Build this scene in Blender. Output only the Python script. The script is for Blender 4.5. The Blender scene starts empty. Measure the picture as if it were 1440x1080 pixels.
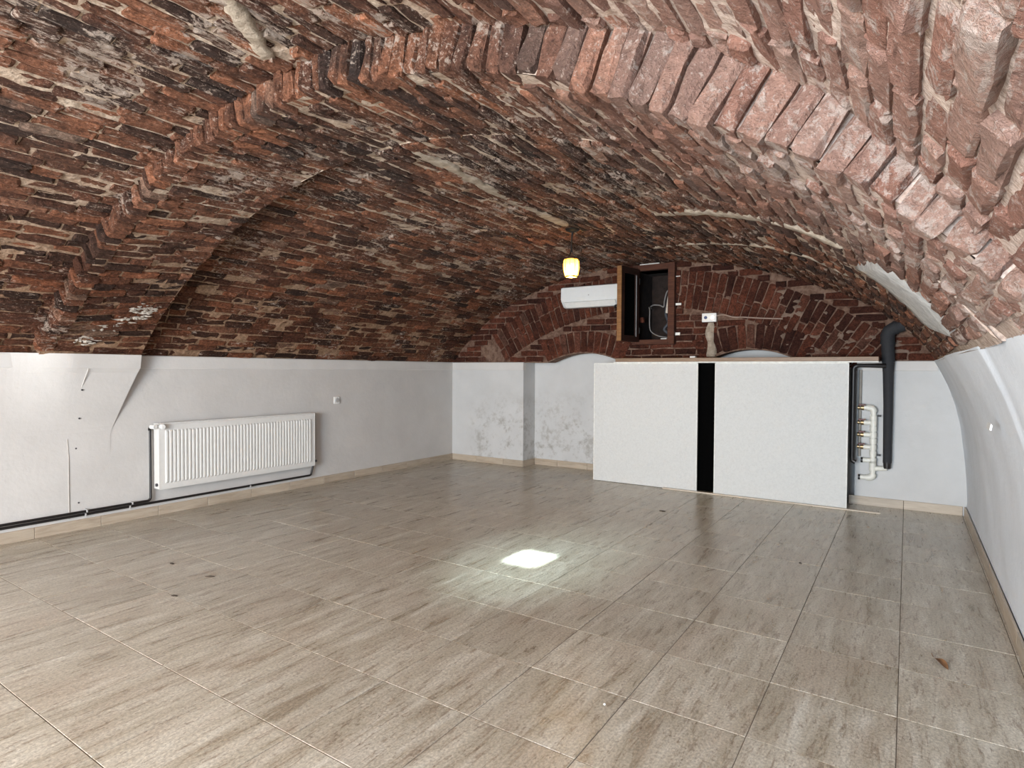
import bpy, bmesh, math, random
import numpy as np
from mathutils import Vector, Matrix

random.seed(7)
rng = np.random.default_rng(11)
S = bpy.context.scene
COL = S.collection

# ------------------------------------------------------------------ camera
CAM = np.array([0.0, 0.0, 1.306])
FPX, YAW, PITCH, ROLL = 839.6, 0.5851, 0.0230, 0.0055
fw = np.array([-math.sin(YAW) * math.cos(PITCH), math.cos(YAW) * math.cos(PITCH), -math.sin(PITCH)])
rt = np.array([math.cos(YAW), math.sin(YAW), 0.0])
up = np.cross(rt, fw)
rt2 = rt * math.cos(ROLL) + up * math.sin(ROLL)
up2 = -rt * math.sin(ROLL) + up * math.cos(ROLL)
cd = bpy.data.cameras.new('camera')
cam = bpy.data.objects.new('camera', cd)
COL.objects.link(cam)
cd.sensor_width = 36.0
cd.lens = 36.0 * FPX / 1440.0
cd.clip_start = 0.05
m = Matrix.Identity(4)
for i in range(3):
    m[i][0], m[i][1], m[i][2], m[i][3] = rt2[i], up2[i], -fw[i], CAM[i]
cam.matrix_world = m
S.camera = cam

# ------------------------------------------------------------------ world, lights, exposure
S.view_settings.view_transform = 'Standard'
S.view_settings.look = 'None'
S.view_settings.gamma = 1.0
S.view_settings.use_curve_mapping = False
S.view_settings.exposure = 0.65
W = bpy.data.worlds.new('world')
S.world = W
W.use_nodes = True
W.node_tree.nodes['Background'].inputs[0].default_value = (0.75, 0.85, 1.0, 1)
W.node_tree.nodes['Background'].inputs[1].default_value = 0.02


def area(name, loc, aim, sx, sy, watts, colour, spread=180):
    d = bpy.data.lights.new(name, 'AREA')
    d.shape = 'RECTANGLE'
    d.size, d.size_y = sx, sy
    d.energy, d.color, d.spread = watts, colour, math.radians(spread)
    o = bpy.data.objects.new(name, d)
    COL.objects.link(o)
    o.location = loc
    o.rotation_euler = (Vector(aim) - Vector(loc)).to_track_quat('-Z', 'Y').to_euler()
    return o


# daylight from the glazed entrance behind the photographer, plus an added cool side fill
area('daylight_entrance', (-2.3, -3.52, 1.25), (-2.5, 6.0, 2.1), 2.2, 1.9, 275, (1.0, 0.965, 0.915))
area('cool_side_fill', (-0.75, -3.52, 1.20), (-0.2, 3.0, 1.9), 1.3, 1.8, 215, (0.66, 0.83, 1.0))
# beam and halo for the floor light pool, from an added unseen source
area('floor_pool_beam', (-2.12, 0.10, 2.56), (-2.165, 3.53, 0.0), 0.24, 0.19, 1.9, (0.74, 0.97, 1.0), 1.6)
area('floor_pool_halo', (-2.12, 0.10, 2.56), (-2.10, 3.50, 0.0), 0.24, 0.19, 2.0, (0.72, 0.97, 1.0), 19)

# ------------------------------------------------------------------ node helpers


class NT:
    def __init__(self, name):
        self.m = bpy.data.materials.new(name)
        self.m.use_nodes = True
        self.t = self.m.node_tree
        self.b = self.t.nodes['Principled BSDF']
        self.out = self.t.nodes['Material Output']

    def n(self, typ, **kw):
        x = self.t.nodes.new(typ)
        for k, v in kw.items():
            setattr(x, k, v)
        return x

    def l(self, a, b):
        self.t.links.new(a, b)

    def s(self, sock, v):
        if hasattr(v, 'is_output') or isinstance(v, bpy.types.NodeSocket):
            self.l(v, sock)
        else:
            if isinstance(v, tuple) and len(v) == 3 and sock.type == 'RGBA':
                v = (*v, 1)
            sock.default_value = v

    def math(self, op, a, b=0.0, c=None, clamp=False):
        x = self.n('ShaderNodeMath', operation=op, use_clamp=clamp)
        self.s(x.inputs[0], a)
        self.s(x.inputs[1], b)
        if c is not None:
            self.s(x.inputs[2], c)
        return x.outputs[0]

    def rng(self, v, a, b, c=0.0, d=1.0, smooth=True):
        x = self.n('ShaderNodeMapRange', interpolation_type='SMOOTHSTEP' if smooth else 'LINEAR')
        x.clamp = True
        self.s(x.inputs[0], v)
        for i, q in enumerate((a, b, c, d)):
            self.s(x.inputs[1 + i], q)
        return x.outputs[0]

    def mix(self, f, a, b, typ='MIX'):
        x = self.n('ShaderNodeMix', data_type='RGBA', blend_type=typ)
        self.s(x.inputs[0], f)
        self.s(x.inputs[6], a)
        self.s(x.inputs[7], b)
        return x.outputs[2]

    def noise(self, vec, scale, detail=4.0, rough=0.55, dist=0.0):
        x = self.n('ShaderNodeTexNoise')
        if vec is not None:
            self.l(vec, x.inputs['Vector'])
        x.inputs['Scale'].default_value = scale
        x.inputs['Detail'].default_value = detail
        x.inputs['Roughness'].default_value = rough
        x.inputs['Distortion'].default_value = dist
        return x.outputs['Fac']

    def ramp(self, f, stops, interp='LINEAR'):
        x = self.n('ShaderNodeValToRGB')
        x.color_ramp.interpolation = interp
        e = x.color_ramp.elements
        while len(e) < len(stops):
            e.new(0.5)
        for q, (p, c) in zip(e, stops):
            q.position = p
            q.color = (*c, 1) if len(c) == 3 else c
        self.l(f, x.inputs[0])
        return x.outputs[0]

    def mapping(self, vec, scale=(1, 1, 1), loc=(0, 0, 0)):
        x = self.n('ShaderNodeMapping')
        self.l(vec, x.inputs[0])
        x.inputs['Scale'].default_value = scale
        x.inputs['Location'].default_value = loc
        return x.outputs[0]

    def vadd(self, a, b):
        x = self.n('ShaderNodeVectorMath', operation='ADD')
        self.s(x.inputs[0], a)
        self.s(x.inputs[1], b)
        return x.outputs[0]

    def bump(self, h, strength=0.3, dist=0.01):
        x = self.n('ShaderNodeBump')
        x.inputs['Strength'].default_value = strength
        x.inputs['Distance'].default_value = dist
        self.l(h, x.inputs['Height'])
        self.l(x.outputs[0], self.b.inputs['Normal'])

    def pos(self):
        g = self.n('ShaderNodeNewGeometry')
        sp = self.n('ShaderNodeSeparateXYZ')
        self.l(g.outputs['Position'], sp.inputs[0])
        return g, g.outputs['Position'], sp.outputs[0], sp.outputs[1], sp.outputs[2]

    def set(self, col=None, rough=None, metal=None, spec=None):
        if col is not None:
            self.s(self.b.inputs['Base Color'], col)
        if rough is not None:
            self.s(self.b.inputs['Roughness'], rough)
        if metal is not None:
            self.s(self.b.inputs['Metallic'], metal)
        if spec is not None:
            self.s(self.b.inputs['Specular IOR Level'], spec)
        return self.m


def simple(name, col, rough=0.5, metal=0.0, var=0.12, scale=25.0, bump=0.05):
    t = NT(name)
    g, p, x, y, z = t.pos()
    n = t.noise(p, scale, 4)
    k = t.rng(n, 0.3, 0.7, 1 - var, 1 + var, False)
    c = t.mix(1.0, col, k, 'MULTIPLY')
    t.set(c, rough, metal)
    if bump:
        t.bump(n, bump, 0.004)
    return t.m


# ------------------------------------------------------------------ materials
def brick_material(name, wall=False):
    t = NT(name)
    g, p, x, y, z = t.pos()
    oi = t.n('ShaderNodeObjectInfo')
    r = t.math('FRACT', t.math('ADD', oi.outputs['Random'], g.outputs['Random Per Island']))
    r2 = t.math('FRACT', t.math('MULTIPLY', r, 17.31))
    if wall:
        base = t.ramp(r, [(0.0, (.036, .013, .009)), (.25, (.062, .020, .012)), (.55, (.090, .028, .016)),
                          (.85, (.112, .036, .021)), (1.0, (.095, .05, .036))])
    else:
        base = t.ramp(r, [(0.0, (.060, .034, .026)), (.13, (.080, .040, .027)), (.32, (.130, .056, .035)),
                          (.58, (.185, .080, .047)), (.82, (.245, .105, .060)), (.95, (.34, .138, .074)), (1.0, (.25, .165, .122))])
    n_f = t.noise(p, 34, 7, .7)
    n_m = t.noise(t.mapping(p, (1, .45, 1)), 9, 5, .65)
    base = t.mix(1.0, base, t.rng(n_f, .3, .72, .45, 1.5, False), 'MULTIPLY')
    base = t.mix(1.0, base, t.rng(n_m, .32, .68, .6, 1.35, False), 'MULTIPLY')
    n_g = t.noise(t.mapping(p, (1, .55, 1)), 85, 5, .75)
    base = t.mix(1.0, base, t.rng(n_g, .34, .68, .50, 1.55, False), 'MULTIPLY')
    # the side of the vault by the entrance: bricks worn pale pink and smeared with lime
    worn = t.math('MULTIPLY', t.rng(x, -1.55, -0.15), t.rng(y, 4.6, 1.7))
    if not wall:
        pink = t.mix(t.rng(r2, 0, 1, 0, 1, False), (.40, .205, .155), (.58, .385, .315))
        pink = t.mix(1.0, pink, t.rng(n_f, .3, .72, .72, 1.25, False), 'MULTIPLY')
        base = t.mix(t.math('MULTIPLY', worn, .78), base, pink)
    # light falloff painted into the lower courses of the left haunch
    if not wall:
        haunch_shade = t.math('MULTIPLY', t.rng(x, -3.6, -5.2), t.rng(t.noise(p, 1.1, 3, .6), .3, .6, .55, 1.0))
        base = t.mix(haunch_shade, base, t.mix(1.0, base, (.62, .53, .47), 'MULTIPLY'))
    # soot along the crown
    s1 = t.noise(t.mapping(p, (1.2, .55, 1.2)), 1.7, 4, .65)
    crown = t.math('MULTIPLY', t.rng(x, -4.8, -3.3), t.rng(x, -0.7, -1.8))
    if not wall:
        so = t.math('MULTIPLY', t.rng(s1, .48, .60), crown)
        base = t.mix(t.math('MULTIPLY', so, .62), base, (.036, .028, .025))
    # mortar and lime smeared over the faces, dragged along the courses
    n1 = t.noise(t.mapping(p, (1, .5, 1)), 15, 8, .72, .4)
    n2 = t.noise(p, 1.9, 3, .6)
    if wall:
        lime = t.rng(n1, .66, .74)
        c = t.mix(t.math('MULTIPLY', lime, .6), base, (.25, .17, .125))
    else:
        st = t.noise(t.mapping(p, (1, .16, 1)), 52, 5, .65, .3)
        amt = t.math('ADD', t.math('MULTIPLY', worn, .10), t.rng(n2, .40, .68, -.03, .085))
        amt = t.math('ADD', amt, t.math('MULTIPLY', crown, .045))
        lime = t.rng(t.math('SUBTRACT', n1, t.math('SUBTRACT', .635, amt)), -.01, .05)
        strk = t.rng(t.math('SUBTRACT', st, t.math('SUBTRACT', .635, t.math('MULTIPLY', amt, .6))), 0, .07)
        dark = t.rng(st, .40, .31)
        c = t.mix(t.math('MULTIPLY', dark, .55), base, t.mix(1.0, base, (.30, .27, .27), 'MULTIPLY'))
        lc = t.mix(t.rng(n_f, .3, .7, 0, 1, False), (.36, .26, .195), (.62, .52, .445))
        lc = t.mix(worn, lc, t.mix(t.rng(n_f, .3, .7, 0, 1, False), (.46, .34, .28), (.70, .60, .55)))
        speck = t.rng(t.math('SUBTRACT', n_g, t.math('SUBTRACT', .625, t.math('MULTIPLY', amt, .7))), 0, .05)
        c = t.mix(t.math('MULTIPLY', t.math('MAXIMUM', t.math('MAXIMUM', lime, strk), t.math('MULTIPLY', speck, .8)), .85), c, lc)
    t.set(c, .93, spec=.2)
    hb = t.math('ADD', t.math('ADD', t.math('MULTIPLY', n_f, 1.0), t.math('MULTIPLY', n1, .6)), t.math('MULTIPLY', n_g, .5))
    t.bump(hb, 1.0, .028 if not wall else .012)
    return t.m


def mortar_material(name, col_a, col_b, wall=False):
    t = NT(name)
    g, p, x, y, z = t.pos()
    n = t.noise(p, 18, 7, .65)
    n2 = t.noise(p, 1.3, 3, .6)
    c = t.mix(t.rng(n, .3, .7), col_a, col_b)
    if not wall:
        n3 = t.noise(p, 55, 5, .7)
        c = t.mix(1.0, c, t.rng(n3, .3, .7, .62, 1.3, False), 'MULTIPLY')
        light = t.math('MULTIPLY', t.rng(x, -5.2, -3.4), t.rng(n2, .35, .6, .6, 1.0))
        c = t.mix(light, t.mix(1.0, c, (.62, .49, .40), 'MULTIPLY'), c)  # browner mortar at left, light falloff put into its colour as well
        worn = t.math('MULTIPLY', t.rng(x, -1.8, -0.1), t.rng(y, 4.6, 1.7))
        c = t.mix(t.math('MULTIPLY', worn, .8), c, t.mix(t.rng(n3, .3, .7), (.42, .30, .245), (.66, .55, .49)))
    t.set(c, .95, spec=.2)
    t.bump(n, 1.0, .02)
    return t.m


def plaster_material(name, col, mould=False, cool=0.0):
    t = NT(name)
    g, p, x, y, z = t.pos()
    n = t.noise(p, 3.0, 6, .6)
    n2 = t.noise(p, 30, 5, .6)
    c = t.mix(1.0, col, t.rng(n, .3, .7, .94, 1.04, False), 'MULTIPLY')
    if mould:
        # damp stains of the far left corner, fading upwards
        a = t.math('MULTIPLY', t.rng(x, -2.4, -3.6), t.rng(z, 1.15, .45))
        b = t.math('MULTIPLY', t.rng(x, -5.35, -4.95), a)
        k = t.noise(p, 4.5, 7, .7)
        f = t.noise(p, 17, 6, .7)
        st = t.math('MULTIPLY', t.rng(t.math('ADD', t.math('MULTIPLY', k, .6), t.math('MULTIPLY', f, .4)), .47, .64), b)
        c = t.mix(t.math('MULTIPLY', st, .62), c, (.24, .21, .17))
        # small bloom of damp under the black pipe
        d2 = t.math('MULTIPLY', t.rng(x, -.6, -.3), t.rng(z, .85, 1.15))
        st2 = t.math('MULTIPLY', t.rng(k, .5, .7), d2)
        c = t.mix(t.math('MULTIPLY', st2, .35), c, (.35, .36, .36))
    t.set(c, .8, spec=.3)
    t.bump(t.math('ADD', t.math('MULTIPLY', n, 1.0), t.math('MULTIPLY', n2, .25)), .35, .02)
    return t.m


def tile_material(name):
    t = NT(name)
    g, p, x, y, z = t.pos()
    oi = t.n('ShaderNodeObjectInfo')
    off = t.n('ShaderNodeCombineXYZ')
    t.l(t.math('MULTIPLY', oi.outputs['Random'], 37.0), off.inputs[0])
    t.l(t.math('MULTIPLY', oi.outputs['Random'], 91.0), off.inputs[1])
    q = t.vadd(p, off.outputs[0])
    v1 = t.noise(t.mapping(q, (8, 1.1, 1)), 1.5, 8, .7, .5)
    v2 = t.noise(t.mapping(q, (26, 4.0, 1)), 1.8, 7, .72, .5)
    v3 = t.noise(t.mapping(q, (1, .6, 1)), 95, 4, .7)
    v4 = t.noise(t.mapping(q, (3, 1.2, 1)), 1.1, 4, .6)
    v5 = t.noise(t.mapping(q, (1, .7, 1)), 110, 4, .7)
    c = t.ramp(v1, [(.32, (.325, .270, .200)), (.43, (.455, .405, .322)), (.55, (.560, .515, .432)), (.68, (.68, .645, .565))])
    c = t.mix(t.math('MULTIPLY', t.rng(v4, .46, .68), .45), c, (.45, .365, .285))
    c = t.mix(t.math('MULTIPLY', t.rng(v2, .52, .64), .68), c, (.27, .205, .148))
    c = t.mix(1.0, c, t.rng(v5, .32, .68, .66, 1.28, False), 'MULTIPLY')
    pit = t.math('MULTIPLY', t.rng(v3, .56, .64), t.rng(v2, .42, .56))
    c = t.mix(t.math('MULTIPLY', pit, .7), c, (.17, .122, .09))
    c = t.mix(1.0, c, t.rng(oi.outputs['Random'], 0, 1, .95, 1.04, False), 'MULTIPLY')
    t.set(c, t.rng(v1, .3, .7, .25, .35, False), spec=.5)
    t.bump(t.math('ADD', v2, t.math('MULTIPLY', v3, .4)), .08, .003)
    return t.m


def board_material(name):
    t = NT(name)
    g, p, x, y, z = t.pos()
    vo = t.n('ShaderNodeTexVoronoi', feature='F1')
    q = t.mapping(t.vadd(p, t.mapping(p, (1, 1, 1))), (1.0, 1, .55))
    t.l(q, vo.inputs['Vector'])
    vo.inputs['Scale'].default_value = 17
    n = t.noise(t.mapping(p, (1, 1, 1)), 45, 7, .7, .8)
    c = t.mix(1.0, (.66, .668, .655), t.rng(n, .3, .7, .9, 1.06, False), 'MULTIPLY')
    c = t.mix(t.math('MULTIPLY', t.rng(n, .58, .70), .3), c, (.5, .5, .48))
    t.set(c, .7)
    t.bump(t.math('ADD', n, t.math('MULTIPLY', vo.outputs['Distance'], .5)), .5, .008)
    return t.m


def wood_material(name, a, b, axis=(1, 1, 12), rough=.5):
    t = NT(name)
    g, p, x, y, z = t.pos()
    n = t.noise(t.mapping(p, axis), 6, 5, .6, .6)
    t.set(t.mix(t.rng(n, .3, .7), a, b), rough)
    t.bump(n, .15, .004)
    return t.m


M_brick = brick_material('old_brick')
M_wallbrick = brick_material('lunette_brick_shaded', True)  # darker than the vault brick: the end wall's shadow put into the colour
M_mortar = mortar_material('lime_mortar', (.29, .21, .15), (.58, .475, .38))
M_wallmortar = mortar_material('lunette_mortar_shaded', (.10, .052, .036), (.23, .15, .11), True)  # mortar darkened with it, same shadow in the colour
M_patch = mortar_material('cement_patch', (.40, .39, .375), (.58, .57, .55), True)
M_chase = mortar_material('chase_mortar', (.28, .225, .17), (.47, .395, .315), True)
M_wall = plaster_material('white_plaster', (.585, .565, .545))
M_wallr = plaster_material('white_plaster_cool_lit', (.76, .81, .87))  # cool daylight on the right wall put into its plaster colour
M_wallb = plaster_material('white_plaster_damp', (.60, .60, .595), True)
M_band = plaster_material('white_band_plaster', (.64, .62, .60))
M_tile = tile_material('travertine_tile')
M_grout = simple('tile_grout', (.145, .115, .088), .9, bump=.1)
M_board = board_material('painted_strand_board')
M_boardedge = simple('painted_edge', (.80, .80, .76), .6)
M_black = simple('black_infill_gap_shade', (.0015, .0015, .0015), 1.0, bump=0)  # casement infill, and the darkness painted into the panel gap
M_black.node_tree.nodes['Principled BSDF'].inputs['Specular IOR Level'].default_value = .05
M_pipe = simple('black_pipe', (.012, .010, .010), .4, bump=0)
M_foam = simple('grey_foam', (.022, .023, .027), .8, bump=.25, scale=60)
M_rad = simple('radiator_enamel', (.72, .71, .685), .3, var=.03, bump=0)
M_white = simple('white_plastic', (.80, .80, .78), .35, var=.04, bump=0)
M_ac = simple('ac_plastic', (.68, .695, .695), .35, var=.02, bump=0)
M_dgrey = simple('dark_grey_plastic', (.06, .06, .065), .5, bump=0)
M_lgrey = simple('light_grey_plastic', (.42, .42, .42), .5, bump=0)
M_ppr = simple('white_ppr_plastic', (.78, .77, .70), .4, var=.06, bump=0)
M_brass = simple('brass', (.40, .30, .17), .45, 1.0, bump=0)
M_chrome = simple('chrome', (.7, .7, .7), .25, 1.0, bump=0)
M_red = simple('red_plastic', (.10, .015, .012), .45, bump=0)
M_blue = simple('blue_plastic', (.02, .05, .16), .4, bump=0)
M_wood = wood_material('brown_window_wood', (.058, .018, .009), (.100, .034, .016), rough=.85)
M_wooddark = wood_material('dark_window_wood', (.016, .006, .004), (.032, .011, .007))
M_woodedge = wood_material('oak_edge_wood', (.20, .095, .035), (.30, .15, .06))
M_shelf = wood_material('shelf_board_wood', (.20, .125, .075), (.30, .195, .12), (1, 12, 12))
M_batten = wood_material('pale_batten_wood', (.52, .45, .36), (.66, .58, .48), (1, 12, 12))
M_iron = simple('black_iron', (.012, .010, .009), .5, .6, bump=0)
M_zinc = simple('zinc_plate', (.72, .72, .68), .45, .2, bump=0)
M_cable = simple('grey_cable', (.20, .19, .185), .6, bump=0)
M_cableblack = simple('dark_cable', (.05, .055, .065), .6, bump=0)
M_leaf = simple('dry_leaf', (.22, .105, .045), .8, var=.4)
M_debris = simple('dark_dirt', (.05, .035, .025), .9)
M_cavity = simple('dark_masonry', (.022, .013, .010), .95, var=.5, scale=14, bump=.8)  # near-black masonry lining the hatch recess


def emit(name, col, strength):
    t = NT(name)
    e = t.n('ShaderNodeEmission')
    e.inputs[0].default_value = (*col, 1)
    e.inputs[1].default_value = strength
    t.l(e.outputs[0], t.out.inputs[0])
    return t.m


M_bulb = emit('bulb_glow', (1.0, .72, .30), 60)


def amber_glass():
    t = NT('ribbed_amber_glass')
    tr = t.n('ShaderNodeBsdfTransparent')
    tr.inputs[0].default_value = (1, .90, .66, 1)
    tl = t.n('ShaderNodeBsdfTranslucent')
    tl.inputs[0].default_value = (.95, .74, .34, 1)
    gl = t.n('ShaderNodeBsdfGlossy')
    gl.inputs[1].default_value = .15
    a = t.n('ShaderNodeMixShader')
    a.inputs[0].default_value = .55
    t.l(tr.outputs[0], a.inputs[1])
    t.l(tl.outputs[0], a.inputs[2])
    b = t.n('ShaderNodeMixShader')
    b.inputs[0].default_value = .08
    t.l(a.outputs[0], b.inputs[1])
    t.l(gl.outputs[0], b.inputs[2])
    t.l(b.outputs[0], t.out.inputs[0])
    return t.m


M_glass = amber_glass()

# ------------------------------------------------------------------ mesh helpers


def mesh_of(name, V, F, mat, smooth=False):
    me = bpy.data.meshes.new(name)
    me.from_pydata([tuple(map(float, v)) for v in V], [], [tuple(map(int, f)) for f in F])
    me.materials.append(mat)
    if smooth:
        me.polygons.foreach_set('use_smooth', [True] * len(me.polygons))
    me.update()
    return me


def link(name, me, parent=None, **props):
    o = bpy.data.objects.new(name, me)
    COL.objects.link(o)
    if parent is not None:
        o.parent = parent
    for k, v in props.items():
        o[k] = v
    return o


def thing(name, label, cat, loc=(0, 0, 0), group=None):
    o = bpy.data.objects.new(name, None)
    o.empty_display_size = .1
    COL.objects.link(o)
    o.location = loc
    o['label'], o['category'] = label, cat
    if group:
        o['group'] = group
    return o


def tag(o, label, cat, group=None, kind=None):
    o['label'], o['category'] = label, cat
    if group:
        o['group'] = group
    if kind:
        o['kind'] = kind
    return o


class MB:
    """collects shapes for ONE mesh object"""

    def __init__(self):
        self.V, self.F = [], []

    def add(self, V, F):
        k = len(self.V)
        self.V += [tuple(v) for v in V]
        self.F += [tuple(i + k for i in f) for f in F]
        return self

    def box(self, lo, hi, bev=0.0, seg=1):
        bm = bmesh.new()
        bmesh.ops.create_cube(bm, size=1.0)
        c = [(a + b) / 2 for a, b in zip(lo, hi)]
        s = [abs(b - a) for a, b in zip(lo, hi)]
        for v in bm.verts:
            v.co = Vector((c[0] + v.co.x * s[0], c[1] + v.co.y * s[1], c[2] + v.co.z * s[2]))
        if bev > 0:
            bmesh.ops.bevel(bm, geom=bm.edges[:], offset=min(bev, min(s) * .45), segments=seg, profile=.5, affect='EDGES')
        bm.verts.index_update()
        self.add([v.co[:] for v in bm.verts], [[v.index for v in f.verts] for f in bm.faces])
        bm.free()
        return self

    def tube(self, pts, r, n=12, caps=True):
        pts = [Vector(p) for p in pts]
        rs = r if isinstance(r, (list, tuple)) else [r] * len(pts)
        V, F = [], []
        d0 = (pts[1] - pts[0]).normalized()
        a = d0.orthogonal().normalized()
        for i, p in enumerate(pts):
            if i == 0:
                d = d0
            elif i == len(pts) - 1:
                d = (pts[i] - pts[i - 1]).normalized()
            else:
                d = ((pts[i + 1] - pts[i]).normalized() + (pts[i] - pts[i - 1]).normalized())
                d = d.normalized() if d.length > 1e-6 else d0
            a = (a - d * a.dot(d)).normalized()
            b = d.cross(a)
            for k in range(n):
                t = 2 * math.pi * k / n
                V.append((p + (a * math.cos(t) + b * math.sin(t)) * rs[i])[:])
        for i in range(len(pts) - 1):
            for k in range(n):
                k2 = (k + 1) % n
                F.append((i * n + k, i * n + k2, (i + 1) * n + k2, (i + 1) * n + k))
        if caps:
            F.append(tuple(range(n - 1, -1, -1)))
            F.append(tuple((len(pts) - 1) * n + k for k in range(n)))
        return self.add(V, F)

    def lathe(self, prof, c=(0, 0, 0), n=24):
        V, F = [], []
        for r, z in prof:
            for k in range(n):
                t = 2 * math.pi * k / n
                V.append((c[0] + r * math.cos(t), c[1] + r * math.sin(t), c[2] + z))
        for i in range(len(prof) - 1):
            for k in range(n):
                k2 = (k + 1) % n
                F.append((i * n + k, i * n + k2, (i + 1) * n + k2, (i + 1) * n + k))
        return self.add(V, F)

    def prism(self, poly, axis, lo, hi):
        """extrude a 2-D outline along an axis (0 x, 1 y, 2 z)"""
        def pt(u, v, w):
            q = [u, v]
            q.insert(axis, w)
            return tuple(q)
        n = len(poly)
        V = [pt(u, v, lo) for u, v in poly] + [pt(u, v, hi) for u, v in poly]
        F = [tuple(range(n)), tuple(range(2 * n - 1, n - 1, -1))]
        F += [(i, (i + 1) % n, n + (i + 1) % n, n + i) for i in range(n)]
        return self.add(V, F)

    def build(self, name, mat, parent=None, smooth=False, loc=None, **props):
        me = mesh_of(name, self.V, self.F, mat)
        bm = bmesh.new()
        bm.from_mesh(me)
        bmesh.ops.recalc_face_normals(bm, faces=bm.faces[:])
        bm.to_mesh(me)
        bm.free()
        o = link(name, me, parent, **props)
        if smooth:
            me.polygons.foreach_set('use_smooth', [True] * len(me.polygons))
            me.set_sharp_from_angle(angle=math.radians(40))
        if parent is not None and parent.type == 'EMPTY':
            o.matrix_parent_inverse = Matrix.Translation(-Vector(parent.location))
        return o


def arc(c, r, a0, a1, plane, n=8):
    """points of an arc; plane = two unit axes"""
    u, v = Vector(plane[0]), Vector(plane[1])
    out = []
    for i in range(n + 1):
        t = math.radians(a0 + (a1 - a0) * i / n)
        out.append((Vector(c) + u * r * math.cos(t) + v * r * math.sin(t))[:])
    return out


# ------------------------------------------------------------------ room dimensions
XL, XR, YB, YF, ZS = -5.55, 0.46, 6.80, -3.60, 1.415
Y1, Y2 = 1.76, 2.50                  # near and far edge of the arch rib
CX, CZ = -2.6, -1.5                  # polar centre used for the vault section

near_pts = [(-5.55, 1.415), (-5.28, 1.62), (-4.98, 1.85), (-4.72, 2.03), (-4.42, 2.19), (-3.96, 2.38), (-3.46, 2.53), (-2.96, 2.63),
            (-2.6, 2.675), (-2.3, 2.70), (-2.05, 2.69), (-1.77, 2.65), (-1.49, 2.59), (-1.23, 2.52), (-.97, 2.44),
            (-.74, 2.36), (-.56, 2.27), (-.41, 2.18), (-.29, 2.10), (-.2, 2.03), (-.12, 1.95), (-.04, 1.86), (.04, 1.76),
            (.13, 1.63), (.205, 1.53), (.288, 1.415)]
riba_pts = [(-5.45, 1.415), (-5.28, 1.55), (-5.09, 1.61), (-4.93, 1.70), (-4.78, 1.82), (-4.61, 1.94), (-4.4, 2.07), (-4.2, 2.16), (-3.92, 2.27),
            (-3.74, 2.34), (-3.5, 2.43), (-3.24, 2.49), (-2.84, 2.53), (-2.57, 2.545), (-2.33, 2.56), (-2.1, 2.55),
            (-1.83, 2.50), (-1.6, 2.46), (-1.42, 2.42), (-1.23, 2.365), (-1.05, 2.295), (-.84, 2.20), (-.74, 2.14),
            (-.56, 2.04), (-.40, 1.97), (-.26, 1.89), (-.15, 1.81), (0, 1.69), (.14, 1.54), (.275, 1.400)]
ribb_pts = [(-5.43, 1.415), (-5.13, 1.70), (-4.85, 1.885), (-4.39, 2.15), (-4.15, 2.26), (-3.8, 2.38), (-3.19, 2.53), (-2.8, 2.575),
            (-2.27, 2.57), (-1.707, 2.48), (-1.263, 2.36), (-.917, 2.24), (-.654, 2.13), (-.372, 1.985), (-.15, 1.83),
            (0.0, 1.69), (.093, 1.59), (.17, 1.50), (.26, 1.400)]
far_pts = [(-5.55, 1.415), (-5.40, 1.57), (-5.27, 1.68), (-5.127, 1.80), (-4.904, 1.961), (-4.662, 2.10), (-4.258, 2.28),
           (-3.876, 2.40), (-3.40, 2.50), (-2.85, 2.565), (-2.27, 2.565), (-1.707, 2.48), (-1.263, 2.36), (-.917, 2.24),
           (-.654, 2.13), (-.372, 1.99), (-.15, 1.84), (0.0, 1.70), (.093, 1.60), (.155, 1.51), (.222, 1.405)]
TH = np.linspace(-0.86, 0.86, 345)


def table(pts):
    p = np.array(pts)
    th = np.arctan2(p[:, 0] - CX, p[:, 1] - CZ)
    r = np.hypot(p[:, 0] - CX, p[:, 1] - CZ)
    o = np.argsort(th)
    v = np.interp(TH, th[o], r[o])
    k = np.ones(17) / 17
    vp = np.r_[np.full(8, v[0]), v, np.full(8, v[-1])]
    return np.convolve(vp, k, 'valid'), th[o][0], th[o][-1]


T_near, NA, NB = table(near_pts)
T_riba, RA, RB = table(riba_pts)
T_ribb, _, _ = table(ribb_pts)
T_far, FA, FB = table(far_pts)


def sstep(x, a, b):
    t = np.clip((x - a) / (b - a), 0, 1)
    return t * t * (3 - 2 * t)


def r_near(th, y):
    return np.interp(th, TH, T_near)


def r_rib(th, y):
    k = np.clip((y - Y1) / (Y2 - Y1), 0, 1)
    return np.interp(th, TH, T_riba) * (1 - k) + np.interp(th, TH, T_ribb) * k


def r_far(th, y):
    lift = 0.085 * sstep(th, 0.02, -0.30) * (1 - 0.7 * np.clip((y - Y2) / (YB - Y2), 0, 1))
    lift = lift * sstep(th, -0.775, -0.66)
    return np.interp(th, TH, T_far) + lift


def vp(fn, th, y, inset=0.0):
    r = fn(th, y) - inset
    return np.array([CX + r * np.sin(th), y, CZ + r * np.cos(th)])


def theta_at(fn, y, z):
    """angles where the vault section meets height z (left, right)"""
    a = np.linspace(-0.86, 0.86, 3441)
    zz = CZ + fn(a, y) * np.cos(a)
    ok = a[zz >= z]
    return ok[0], ok[-1]


# ------------------------------------------------------------------ floor
TS, TX0, TY0 = 0.4500, -0.9105, 1.769
floor = MB().box((XL - .05, YF - .05, -.06), (XR + .05, YB + .45, -.0025)).build('floor', M_grout)
tag(floor, 'beige travertine tile floor of the vaulted cellar', 'floor', kind='structure')
J = 0.0016


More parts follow.
